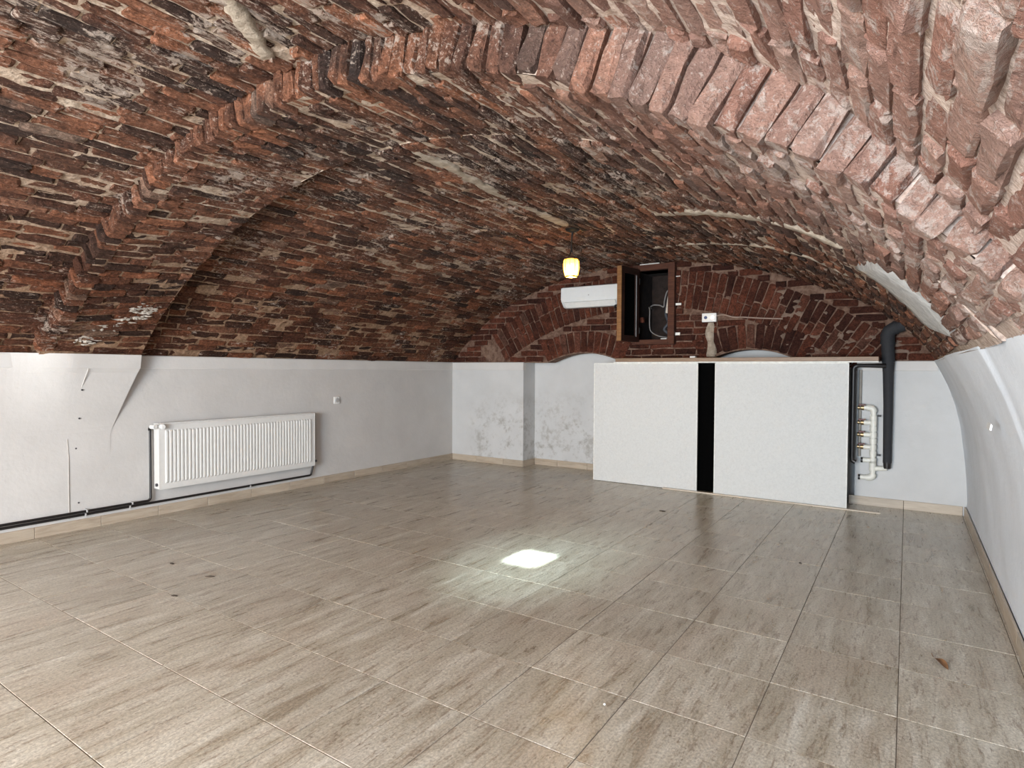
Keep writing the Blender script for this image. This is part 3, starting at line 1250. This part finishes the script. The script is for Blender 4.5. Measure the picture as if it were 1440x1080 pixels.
M_tile_b = tile_b()
cuts = [YF + .0] + [1.768 - .4525 * k for k in range(4, 0, -1)] + [1.768 + .4525 * k for k in range(0, 12)]
cuts = [c for c in cuts if YF <= c < YB - .05] + [YB - .001]
baseboard('baseboard_left', 'beige tile skirting along the left wall', 1, XL, cuts, 1, None)
baseboard('baseboard_back', 'beige tile skirting at the left pier of the far wall', 0, YB, [XL + .013, -5.1, -4.64, NL + .012], -1, None)
baseboard('baseboard_niche', 'short beige tile skirting inside the white niche beside the boards', 0, YB + ND, [NL + .013, -3.95, -3.5, NR], -1, None)
baseboard('baseboard_niche', 'beige tile skirting on the side of the left pier', 1, NL, [YB - .012, YB + ND - .012], 1, None)
baseboard('baseboard_corner', 'beige tile skirting on the far wall under the white manifold', 0, YB, [MR - .05, -.012, .441], -1, None)
baseboard('baseboard_right', 'beige tile skirting along the right wall', 1, .462, [YF] + [-.85 + .45 * k for k in range(17)] + [YB - .013], -1, None)

# ------------------------------------------------------------------ radiator
rad = thing('radiator', 'long white panel radiator on the left wall', 'radiator', (XL + .05, 3.45, .237))
RY0, RY1, RZ0, RZ1, RXF = 2.635, 4.285, .240, .822, XL + .105
# fluted front panel
V, F = [], []
nr = 46
pitch = (RY1 - RY0 - .10) / nr
secs = [(RY0, 0.0), (RY0 + .045, 0.0)]
for k in range(nr):
    y = RY0 + .05 + k * pitch
    secs += [(y + pitch * .10, 0), (y + pitch * .28, .011), (y + pitch * .72, .011), (y + pitch * .90, 0)]
secs += [(RY1 - .045, 0.0), (RY1, 0.0)]
zs = [(RZ0, 0, 0), (RZ0 + .05, 0, 0), (RZ0 + .062, 1, 0), (RZ1 - .072, 1, 0), (RZ1 - .06, 0, 0), (RZ1 - .012, 0, 0), (RZ1, 0, -.012)]
for z, k, dx in zs:
    for y, d in secs:
        V.append((RXF + d * k + dx - .0, y, z))
n = len(secs)
for i in range(len(zs) - 1):
    for k in range(n - 1):
        F.append((i * n + k, i * n + k + 1, (i + 1) * n + k + 1, (i + 1) * n + k))
q = MB().add(V, F)
q.build('front_panel', M_rad, rad)
MB().box((RXF - .085, RY0 + .01, RZ0 + .02), (RXF - .073, RY1 - .01, RZ1 - .02), .003).build('rear_panel', M_rad, rad)
for y in (RY0, RY1):
    s = 1 if y == RY0 else -1
    MB().box((RXF - .088, min(y, y + s * .006), RZ0 + .004), (RXF + .001, max(y, y + s * .006), RZ1 - .003), .002).build('side_cover', M_rad, rad)
g = MB()
g.box((RXF - .088, RY0, RZ1 - .006), (RXF - .076, RY1, RZ1 + .001)).box((RXF - .014, RY0, RZ1 - .006), (RXF - .002, RY1, RZ1 + .001))
k = RY0 + .01
while k < RY1:
    g.box((RXF - .078, k, RZ1 - .005), (RXF - .012, k + .010, RZ1))
    k += .030
g.build('top_grille', M_rad, rad)
for y in (RY0 + .25, RY1 - .25):
    MB().box((XL, y - .02, RZ0 + .05), (RXF - .08, y + .02, RZ1 - .05), .003).build('wall_bracket', M_zinc, rad)
# valve with thermostatic head facing the room
vx = RXF - .03
v = MB().tube([(vx, RY0 + .0, .795), (vx, RY0 - .045, .795)], .013, 14)
v.tube([(vx, RY0 - .035, .795), (vx + .03, RY0 - .035, .795)], .014, 14)
vo = v.build('valve', M_chrome, rad, True)
MB().tube([(vx + .025, RY0 + .012, .797), (vx + .048, RY0 + .014, .797), (vx + .052, RY0 + .014, .797), (vx + .078, RY0 + .016, .797), (vx + .082, RY0 + .016, .797)],
          [.016, .021, .023, .0225, .018], 18).build('thermostat_head', M_white, rad, True)
MB().tube([(vx + .0, RY0 - .05, .797), (vx + .05, RY0 - .035, .797)], [.018, .020], 16).build('valve_cap', M_white, rad, True)
MB().tube([(RXF - .03, RY0 + .004, .282), (RXF - .03, RY0 - .012, .282)], .014, 12).build('drain_plug', M_dgrey, rad, True)
MB().tube([(RXF - .03, RY1 - .002, .285), (RXF - .03, RY1 + .045, .285)], .012, 12).build('return_valve', M_dgrey, rad, True)

# heating pipes along the foot of the wall
PX = XL + .03
sp = thing('heating_pipe', 'upper black heating pipe rising to the radiator valve', 'pipe', (PX, 1.0, .148), 'black heating pipes')
pth = [(PX, YF + .02, .150), (PX, 2.570, .147)] + arc((PX, 2.570, .177), .030, -90, 0, ((0, 1, 0), (0, 0, 1)), 6) + [(PX, 2.600, .76)]
pth += arc((PX + .015, 2.600, .765), .03, 180, 90, ((1, 0, 0), (0, 0, 1)), 5) + [(vx - .02, 2.60, .795)]
MB().tube(pth, .0105, 12).build('pipe_run', M_pipe, sp, True)
for y in (.9, 2.11, 2.45):
    MB().box((XL, y - .007, .138), (PX + .0125, y + .007, .162), .003).build('clip', M_lgrey, sp)
rp = thing('heating_pipe', 'lower black heating pipe running under the radiator to its far end', 'pipe', (PX, 1.0, .117), 'black heating pipes')
pth = [(PX, YF + .02, .117), (PX, 4.27, .126), (PX, 4.286, .132), (PX, 4.292, .145), (PX + .005, 4.32, .262), (PX + .02, 4.325, .282), (RXF - .035, 4.325, .286)]
MB().tube(pth, .0105, 12).build('pipe_run', M_pipe, rp, True)
for y in (.9, 2.10, 2.43, 3.55):
    MB().box((XL, y - .007, .107), (PX + .0125, y + .007, .133), .003).build('clip', M_lgrey, rp)

# small socket on the left wall
so = thing('wall_socket', 'small white wall socket to the right of the radiator', 'socket', (XL, 4.67, .945))
MB().box((XL - .002, 4.63, .905), (XL + .012, 4.712, .987), .005, 2).build('cover_plate', M_white, so)
MB().tube([(XL + .010, 4.671, .946), (XL + .022, 4.671, .946)], [.030, .026], 18).build('outlet', M_lgrey, so, True)

# ------------------------------------------------------------------ white boards and their top shelf
for x0, x1, lab in ((-3.11, -1.888, 'white painted strand board panel left of the black gap'),
                    (-1.700, -.467, 'white painted strand board panel right of the black gap')):
    o = thing('strand_board', lab, 'board', ((x0 + x1) / 2, 6.49, .004), 'white boards against the far wall')
    MB().box((x0, 6.472, .004), (x1, 6.490, 1.392), .002).build('sheet', M_board, o)
    q = MB()
    q.box((x0 - .004, 6.468, .004), (x0 + .004, 6.491, 1.394)).box((x1 - .004, 6.468, .004), (x1 + .004, 6.491, 1.394))
    q.box((x0, 6.468, 1.388), (x1, 6.491, 1.396))
    q.build('edge_trim', M_boardedge, o)
o = MB().box((-1.95, 6.56, .002), (-1.64, 6.572, 1.39), .002).build('gap_shade_sheet', M_black)  # black sheet put in where the gap is only unlit
tag(o, 'black sheet added to darken the gap between the white panels', 'board')
sh = thing('shelf_board', 'long brown wooden board lying over the white panels', 'board', (-1.5, 6.62, 1.40))
MB().box((-2.84, 6.462, 1.410), (-.225, 6.775, 1.452), .003).build('plank', M_shelf, sh)
MB().box((-2.86, 6.455, 1.397), (-.225, 6.470, 1.410), .002).build('white_edging', M_boardedge, sh)
o = MB().box((-2.25, 6.425, .0), (-.185, 6.452, .014), .003).build('floor_batten', M_batten)
tag(o, 'pale thin wooden batten lying on the floor before the panels', 'batten')
o = MB().box((-1.975, 6.47, 1.452), (-1.915, 6.53, 1.470), .004).build('white_offcut', M_white)
tag(o, 'tiny white offcut lying on the brown shelf board', 'offcut')

# ------------------------------------------------------------------ pipes in the right corner
tp = thing('insulated_pipe', 'thick dark grey insulated pipe standing in the right far corner', 'pipe', (-.15, 6.735, .40))
px, py = -.155, 6.728
MB().tube([(px + .006, py, .44), (px + .005, py, 1.0), (px, py, 1.30), (px, py, 1.40)], [.036, .040, .045, .052], 18).build('lower_sleeve', M_foam, tp, True)
MB().tube([(px, py, 1.40), (px - .008, py, 1.60)], [.054, .055], 18).build('upper_sleeve', M_foam, tp, True)
e = [(px - .008, py, 1.59), (px - .010, py, 1.655), (px + .004, py - .002, 1.70), (px + .045, py - .004, 1.728), (px + .15, py - .01, 1.765)]
MB().tube(e, [.060, .062, .062, .060, .058], 18).build('elbow', M_foam, tp, True)
MB().tube([(px + .045, py - .004, 1.728), (px + .060, py - .005, 1.733)], [.065, .065], 18).build('collar', M_foam, tp, True)
MB().tube([(px - .008, py, 1.575), (px - .008, py, 1.590)], [.064, .064], 18).build('collar', M_foam, tp, True)
MB().tube([(px + .006, py, .385), (px + .006, py, .45)], [.030, .034], 16).build('end_cap', M_pipe, tp, True)
bp = thing('insulated_pipe', 'thin black pipe dropping beside the edge of the right white panel', 'pipe', (-.44, 6.62, .45))
MB().tube([(px - .02, 6.67, 1.368), (-.40, 6.625, 1.368)] + arc((-.40, 6.625, 1.333), .035, 90, 180, ((1, 0, 0), (0, 0, 1)), 6) + [(-.436, 6.622, .50), (-.43, 6.60, .455), (-.405, 6.60, .44)],
          .022, 14).build('pipe_run', M_pipe, bp, True)
MB().tube([(-.385, 6.785, 1.33), (-.385, 6.785, .48)], .014, 12).build('return_run', simple('beige_pipe', (.33, .30, .26), .5), bp, True)

mf = thing('pipe_manifold', 'white plastic pipe manifold with valves on the far wall', 'manifold', (-.27, 6.75, .28))
mx, my = -.268, 6.745
MB().tube([(mx, my, .31), (mx, my, .93)], .0235, 14).build('riser', M_ppr, mf, True)
for z in (.375, .42, .45, .52, .579, .64, .698, .76, .816, .86):
    MB().tube([(mx, my, z - .024), (mx, my, z + .024)], .0315, 14).build('coupling', M_ppr, mf, True)
MB().tube([(mx, my, .925)] + arc((mx - .03, my, .93), .03, 0, 90, ((1, 0, 0), (0, 0, 1)), 6) + [(mx - .055, my, .960)], .0315, 14).build('top_elbow', M_ppr, mf, True)
MB().tube([(mx, my, .32)] + arc((mx - .03, my, .311), .03, 0, -90, ((1, 0, 0), (0, 0, 1)), 6) + [(mx - .05, my, .281)], .0315, 14).build('bottom_elbow', M_ppr, mf, True)
for z in (.960, .816, .698, .579):
    x0 = mx - (.05 if z > .9 else .02)
    br = MB().tube([(x0, my, z), (mx - .085, my, z)], .023, 12).build('branch', M_ppr, mf, True)
    MB().tube([(mx - .080, my, z), (mx - .100, my, z), (mx - .101, my, z), (mx - .135, my, z)], [.025, .025, .019, .019], 12).build('valve_body', M_brass, br, True)
    MB().box((mx - .125, my - .036, z + .022), (mx - .068, my - .014, z + .036), .003).build('valve_handle', M_red, br)
    MB().tube([(mx - .112, my - .022, z), (mx - .112, my - .022, z + .028)], .006, 8).build('valve_stem', M_chrome, br, True)
for z, L in ((.45, .085), (.281, .105)):
    br = MB().tube([(mx - .015, my, z), (mx - L, my, z)], .023, 12).build('branch', M_ppr, mf, True)
    MB().tube([(mx - L + .002, my, z), (mx - L - .016, my, z)], .026, 12).build('black_cap', M_pipe, br, True)
MB().tube([(mx + .015, my, .375), (px + .006, my - .012, .385)], .023, 12).build('tee_branch', M_ppr, mf, True)
for z in (.885, .505):
    c = MB().box((mx - .03, my + .014, z - .012), (mx + .03, YB, z + .012), .003).build('pipe_clamp', M_zinc, mf)
    MB().tube([(mx + .028, my + .01, z), (mx + .062, my + .008, z)], .009, 10).build('clamp_knob', M_dgrey, c, True)

# ------------------------------------------------------------------ hatch with casement in the lunette
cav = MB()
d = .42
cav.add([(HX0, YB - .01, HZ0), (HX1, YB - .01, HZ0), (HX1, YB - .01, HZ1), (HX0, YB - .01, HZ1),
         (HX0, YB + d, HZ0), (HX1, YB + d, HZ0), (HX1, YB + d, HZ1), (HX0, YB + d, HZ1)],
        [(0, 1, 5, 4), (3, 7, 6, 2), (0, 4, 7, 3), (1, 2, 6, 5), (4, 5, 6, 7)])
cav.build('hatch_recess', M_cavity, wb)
ht = thing('casement_hatch', 'dark brown wooden hatch with its casement swung open', 'hatch', (-2.5, 6.78, 1.60))
f0, f1 = YB - .075, YB + .02
q = MB()
q.box((-2.745, f0, 1.615), (HX0, f1, 2.555), .004)
q.box((HX1, f0, 1.615), (-2.238, f1, 2.555), .004)
q.box((HX0 - .002, f0 + .002, HZ1), (HX1 + .002, f1, 2.552), .004)
q.box((HX0 - .002, f0 + .002, 1.618), (HX1 + .002, f1, HZ0), .004)
q.build('frame', M_wood, ht)
# leaf: local frame hinged at the left jamb, nearly square to the wall
hinge = Vector((-2.700, YB - .080, 0))
free_ = Vector((-2.772, 6.352, 0))
dv = (free_ - hinge)
Lw = dv.length
dv.normalize()
nv = Vector((0, 0, 1)).cross(dv)
nv = -nv if nv.x < 0 else nv


def leafbox(u0, u1, n0, n1, z0, z1):
    V = []
    for z in (z0, z1):
        for u, w in ((u0, n0), (u1, n0), (u1, n1), (u0, n1)):
            p = hinge + dv * u + nv * w
            V.append((p.x, p.y, z))
    return V, [(3, 2, 1, 0), (4, 5, 6, 7), (0, 1, 5, 4), (1, 2, 6, 5), (2, 3, 7, 6), (3, 0, 4, 7)]


lz0, lz1 = 1.648, 2.500
q = MB()
q.add(*leafbox(0, .07, 0, .05, lz0, lz1)).add(*leafbox(Lw - .07, Lw - .004, 0, .05, lz0, lz1))
q.add(*leafbox(.07, Lw - .07, 0, .05, lz0, lz0 + .07)).add(*leafbox(.07, Lw - .07, 0, .05, lz1 - .07, lz1))
leaf = q.build('casement', M_wooddark, ht)
MB().add(*leafbox(.068, Lw - .068, .018, .030, lz0 + .068, lz1 - .068)).build('infill_panel', M_black, leaf)
MB().add(*leafbox(Lw - .004, Lw + .004, -.004, .054, lz0, lz1)).build('edge_strip', M_woodedge, leaf)
MB().add(*leafbox(.062, .070, .048, .054, lz0 + .06, lz1 - .08)).build('seal_strip', M_lgrey, leaf)
hb = MB()
for z in (1.78, 2.36):
    p = hinge + nv * .05
    hb = MB().tube([(p.x, p.y + .005, z - .035), (p.x, p.y + .005, z + .035)], .008, 10).build('hinge', M_iron, ht, True)
p = hinge + dv * (Lw - .035) - nv * .02
MB().tube([(p.x + .02, p.y, 2.06), (p.x - .03, p.y, 2.06), (p.x - .04, p.y, 2.03)], .010, 10).build('handle', M_iron, leaf, True)
for z, w, h in ((2.395, .05, .010), (2.075, .065, .026), (1.735, .055, .032)):
    MB().box((-2.242, YB - .024, z - h / 2), (-2.238 + w, YB - .014, z + h / 2), .002).build('mounting_plate', M_zinc, ht)
MB().box((-2.66, YB - .072, 2.552), (-2.42, YB - .045, 2.564), .003).build('mounting_plate', M_zinc, ht)
MB().box((-2.40, YB - .055, HZ0 + .001), (-2.33, YB - .03, HZ0 + .012), .002).build('mounting_plate', M_zinc, ht)


def smooth_path(pts, n=6):
    P = [Vector(p) for p in pts]
    P = [P[0]] + P + [P[-1]]
    out = []
    for i in range(1, len(P) - 2):
        for k in range(n):
            t = k / n
            a, b2, c, d2 = P[i - 1], P[i], P[i + 1], P[i + 2]
            out.append((.5 * ((2 * b2) + (c - a) * t + (2 * a - 5 * b2 + 4 * c - d2) * t * t + (3 * b2 - a - 3 * c + d2) * t ** 3))[:])
    out.append(P[-2][:])
    return out


o = MB().tube(smooth_path([(-2.62, YB + .28, 2.06), (-2.60, YB + .10, 2.07), (-2.575, YB + .05, 2.02), (-2.575, YB + .05, 1.85), (-2.55, YB + .05, 1.77), (-2.46, YB + .05, 1.72), (-2.36, YB + .06, 1.70), (-2.325, YB + .08, 1.69)]), .0065, 10).build('cable', M_cable, smooth=True)
tag(o, 'grey cable curving down through the open hatch', 'cable')
o = MB().tube(smooth_path([(-2.63, YB + .20, 2.075), (-2.56, YB + .12, 2.095), (-2.48, YB + .12, 2.09), (-2.43, YB + .12, 2.07), (-2.42, YB + .12, 2.14), (-2.385, YB + .10, 2.24), (-2.335, YB + .1, 2.28)]), .008, 10).build('cable', M_cable, smooth=True)
tag(o, 'grey cable rising to the right jamb inside the hatch', 'cable')
for dx, lab in ((0, 'dark conduit bending down at the right inside the hatch'), ):
    o = MB().tube(smooth_path([(-2.35, YB + .16, 2.3), (-2.39, YB + .14, 2.12), (-2.405, YB + .13, 1.98), (-2.37, YB + .12, 1.88), (-2.42, YB + .12, 1.80), (-2.35, YB + .12, 1.74)]), .017, 10).build('conduit', M_cableblack, smooth=True)
    tag(o, lab, 'conduit')
o = MB().prism([(-2.385, 1.99), (-2.335, 1.98), (-2.325, 2.26), (-2.35, 2.27)], 1, YB + .06, YB + .09).build('board_scrap', M_batten)
tag(o, 'pale scrap of board leaning inside the hatch', 'scrap')

# ------------------------------------------------------------------ air conditioner
ac = thing('air_conditioner', 'white split air conditioner on the brick wall left of the hatch', 'air conditioner', (-3.25, 6.79, 2.10))
A0, A1 = -3.640, -2.86
pr = [(6.80, 2.345), (6.615, 2.345), (6.592, 2.335), (6.588, 2.20), (6.600, 2.165), (6.66, 2.10), (6.70, 2.088), (6.80, 2.095)]
q = MB().prism(pr, 0, A0 + .02, A1 - .02)
q.build('body', M_ac, ac, True)
for x0, x1 in ((A0, A0 + .02), (A1 - .02, A1)):
    pr2 = [(y - (.0 if y > 6.79 else -.006), z + (.004 if z < 2.2 else -.004)) for y, z in pr]
    MB().prism(pr2, 0, x0, x1).build('end_cap', M_ac, ac, True)
MB().add([(A0 + .03, 6.588, 2.205), (A1 - .03, 6.588, 2.205), (A1 - .03, 6.597, 2.160), (A0 + .03, 6.597, 2.160),
          (A0 + .03, 6.596, 2.205), (A1 - .03, 6.596, 2.205), (A1 - .03, 6.606, 2.160), (A0 + .03, 6.606, 2.160)],
         [(0, 3, 2, 1), (4, 5, 6, 7), (0, 1, 5, 4), (2, 3, 7, 6), (0, 4, 7, 3), (1, 2, 6, 5)]).build('front_lip', M_ac, ac)
MB().add([(A0 + .05, 6.600, 2.158), (A1 - .05, 6.600, 2.158), (A1 - .05, 6.655, 2.100), (A0 + .05, 6.655, 2.100),
          (A0 + .05, 6.590, 2.150), (A1 - .05, 6.590, 2.150), (A1 - .05, 6.648, 2.090), (A0 + .05, 6.648, 2.090)],
         [(0, 1, 2, 3), (7, 6, 5, 4), (0, 4, 5, 1), (2, 6, 7, 3), (0, 3, 7, 4), (1, 5, 6, 2)]).build('louver', M_white, ac)
MB().box((-3.262, 6.5855, 2.222), (-3.248, 6.590, 2.236), .001).build('badge', M_lgrey, ac)
MB().tube([(A1 - .005, 6.66, 2.115), (A1 + .02, 6.64, 2.115)], .012, 10).build('drain_stub', M_dgrey, ac, True)

# ------------------------------------------------------------------ outlet box on the lunette
ob = thing('outlet_box', 'white double outlet box mounted on the brick lunette', 'outlet', (-1.85, 6.78, 1.905))
MB().box((-1.930, YB - .05, 1.855), (-1.772, YB - .002, 1.953), .005, 2).build('housing', M_white, ob)
MB().tube([(-1.888, YB - .049, 1.904), (-1.888, YB - .054, 1.904)], .018, 14).build('blue_outlet', M_blue, ob, True)
MB().tube([(-1.812, YB - .049, 1.904), (-1.812, YB - .056, 1.904)], [.026, .024], 18).build('outlet', M_chrome, ob, True)
o = MB().tube(smooth_path([(-1.775, YB - .03, 1.92), (-1.70, YB - .02, 1.93), (-1.60, YB - .015, 1.90), (-1.5, YB - .015, 1.895), (-1.3, YB - .015, 1.875), (-1.1, YB - .015, 1.86)]), .007, 8).build('outlet_cable', simple('limed_cable', (.34, .25, .20), .8), smooth=True)
tag(o, 'limewashed cable running right from the outlet box', 'cable')

# ------------------------------------------------------------------ pendant lantern
LX, LY = -2.525, 4.78
zc = CZ + float(r_far(th_x(r_far, LX, LY), LY)) * math.cos(th_x(r_far, LX, LY)) + .005
lp = thing('pendant_lantern', 'glowing glass pendant lantern on a black rod', 'lamp', (LX, LY, zc))
MB().lathe([(.0, .0), (.062, .0), (.066, -.008), (.060, -.020), (.030, -.034), (.0, -.036)], (LX, LY, zc), 28).build('canopy', M_iron, lp, True)
MB().tube([(LX, LY, zc - .03), (LX - .008, LY, zc - .10), (LX - .010, LY, zc - .20)], [.010, .007, .007], 10).build('rod', M_iron, lp, True)
zt = zc - .275
MB().tube([(LX - .010, LY, zc - .195), (LX - .010, LY, zc - .21)], .012, 10).build('hub', M_iron, lp, True)
for k in range(3):
    a = 2 * math.pi * k / 3 + .5
    MB().tube([(LX - .010, LY, zc - .20), (LX - .01 + .055 * math.cos(a), LY + .055 * math.sin(a), zt + .004)], .004, 8).build('stay', M_iron, lp, True)
LXX = LX - .010
MB().lathe([(.060, 0), (.064, 0), (.066, -.008), (.060, -.010)], (LXX, LY, zt + .004), 28).build('top_ring', M_brass, lp, True)
jar = MB().lathe([(.056, 0), (.066, -.012), (.070, -.045), (.069, -.085), (.060, -.130), (.052, -.152), (.049, -.152), (.057, -.130), (.066, -.085), (.067, -.045), (.063, -.012), (.053, 0)], (LXX, LY, zt), 28).build('jar', M_glass, lp, True)
for k in range(10):
    a = 2 * math.pi * k / 10
    cx_, sy_ = math.cos(a), math.sin(a)
    MB().tube([(LXX + r * cx_, LY + r * sy_, zt + z) for r, z in ((.060, .0), (.070, -.014), (.0735, -.045), (.0725, -.085), (.0635, -.130), (.055, -.154))], .0028, 6).build('cage_bar', M_brass, lp, True)
MB().lathe([(.054, -.150), (.058, -.150), (.058, -.158), (.052, -.158)], (LXX, LY, zt), 28).build('bottom_ring', M_brass, lp, True)
MB().tube([(LXX, LY, zt + .004), (LXX, LY, zt - .045)], [.016, .017], 14).build('bulb_socket', M_iron, lp, True)
MB().lathe([(.012, -.045), (.024, -.065), (.029, -.088), (.024, -.108), (.010, -.120), (.0, -.122)], (LXX, LY, zt), 20).build('bulb', M_bulb, lp, True)
pl = bpy.data.lights.new('lantern_light', 'POINT')
pl.energy, pl.color, pl.shadow_soft_size = 9.0, (1.0, .62, .26), .03
po = bpy.data.objects.new('lantern_light', pl)
COL.objects.link(po)
po.location = (LXX, LY, zt - .135)

# ------------------------------------------------------------------ bits on the floor
def flake(name, label, cat, x, y, L, w, rot, mat, lift=.004):
    n = 9
    V = [(0, 0, lift + .004)]
    for i in range(n):
        t = 2 * math.pi * i / n
        V.append((L / 2 * math.cos(t) * random.uniform(.7, 1.1), w / 2 * math.sin(t) * random.uniform(.7, 1.2), lift * random.uniform(.4, 1.4)))
    k = len(V)
    V += [(a * .9, b2 * .9, .0006) for a, b2, c in V[1:]]
    F = [(0, 1 + i, 1 + (i + 1) % n) for i in range(n)] + [(1 + i, k + i, k + (i + 1) % n, 1 + (i + 1) % n) for i in range(n)] + [tuple(range(k + n - 1, k - 1, -1))]
    o = link(name, mesh_of(name, V, F, mat, False))
    o.location = (x, y, 0)
    o.rotation_euler = (0, 0, rot)
    tag(o, label, cat)
    return o


lf = thing('dry_leaf', 'curled brown dry leaf on the tiles by the right wall', 'leaf', (.148, 3.27, 0))
V = []
nL = 9
for i in range(nL + 1):
    t = i / nL
    w = .020 * math.sin(math.pi * min(1, t * 1.02)) ** .8 + .0006
    for k in (-1, 0, 1):
        V.append((.10 * (t - .5), w * .85 * k, .004 + .010 * abs(k) * math.sin(math.pi * t) + .004 * math.sin(5 * t)))
F = [(i * 3 + k, i * 3 + k + 1, i * 3 + k + 4, i * 3 + k + 3) for i in range(nL) for k in range(2)]
bl = link('blade', mesh_of('blade', V, F, M_leaf, True), lf)
bl.rotation_euler = (0, 0, math.radians(-62))
sm = MB().tube([(-.06, 0, .006), (-.085, .008, .006), (-.10, .016, .004)], .0016, 6)
st = link('stem', mesh_of('stem', sm.V, sm.F, M_leaf), lf)
st.rotation_euler = (0, 0, math.radians(-62))
flake('dirt_crumb', 'dark crumb of dirt on the tile joint towards the left wall', 'crumb', -3.489, 1.766, .055, .018, .3, M_debris)
flake('dirt_crumb', 'small dark crumb of dirt nearest to the radiator', 'crumb', -4.075, 2.051, .05, .016, .2, M_debris)
flake('dirt_crumb', 'thin dark splinter on the tiles between two crumbs of dirt', 'splinter', -3.63, 2.056, .07, .010, .5, M_debris)
flake('dirt_crumb', 'dark crumb of dirt on the floor before the black gap', 'crumb', -1.88, 5.394, .07, .028, .1, M_debris)
flake('dirt_crumb', 'small round dark speck on the tiles before the right panel', 'speck', -.59, 4.464, .022, .020, 0, M_debris)
flake('plaster_chip', 'tiny white plaster chip on the nearest tiles', 'chip', -.966, 2.126, .012, .009, 0, M_white, .003)
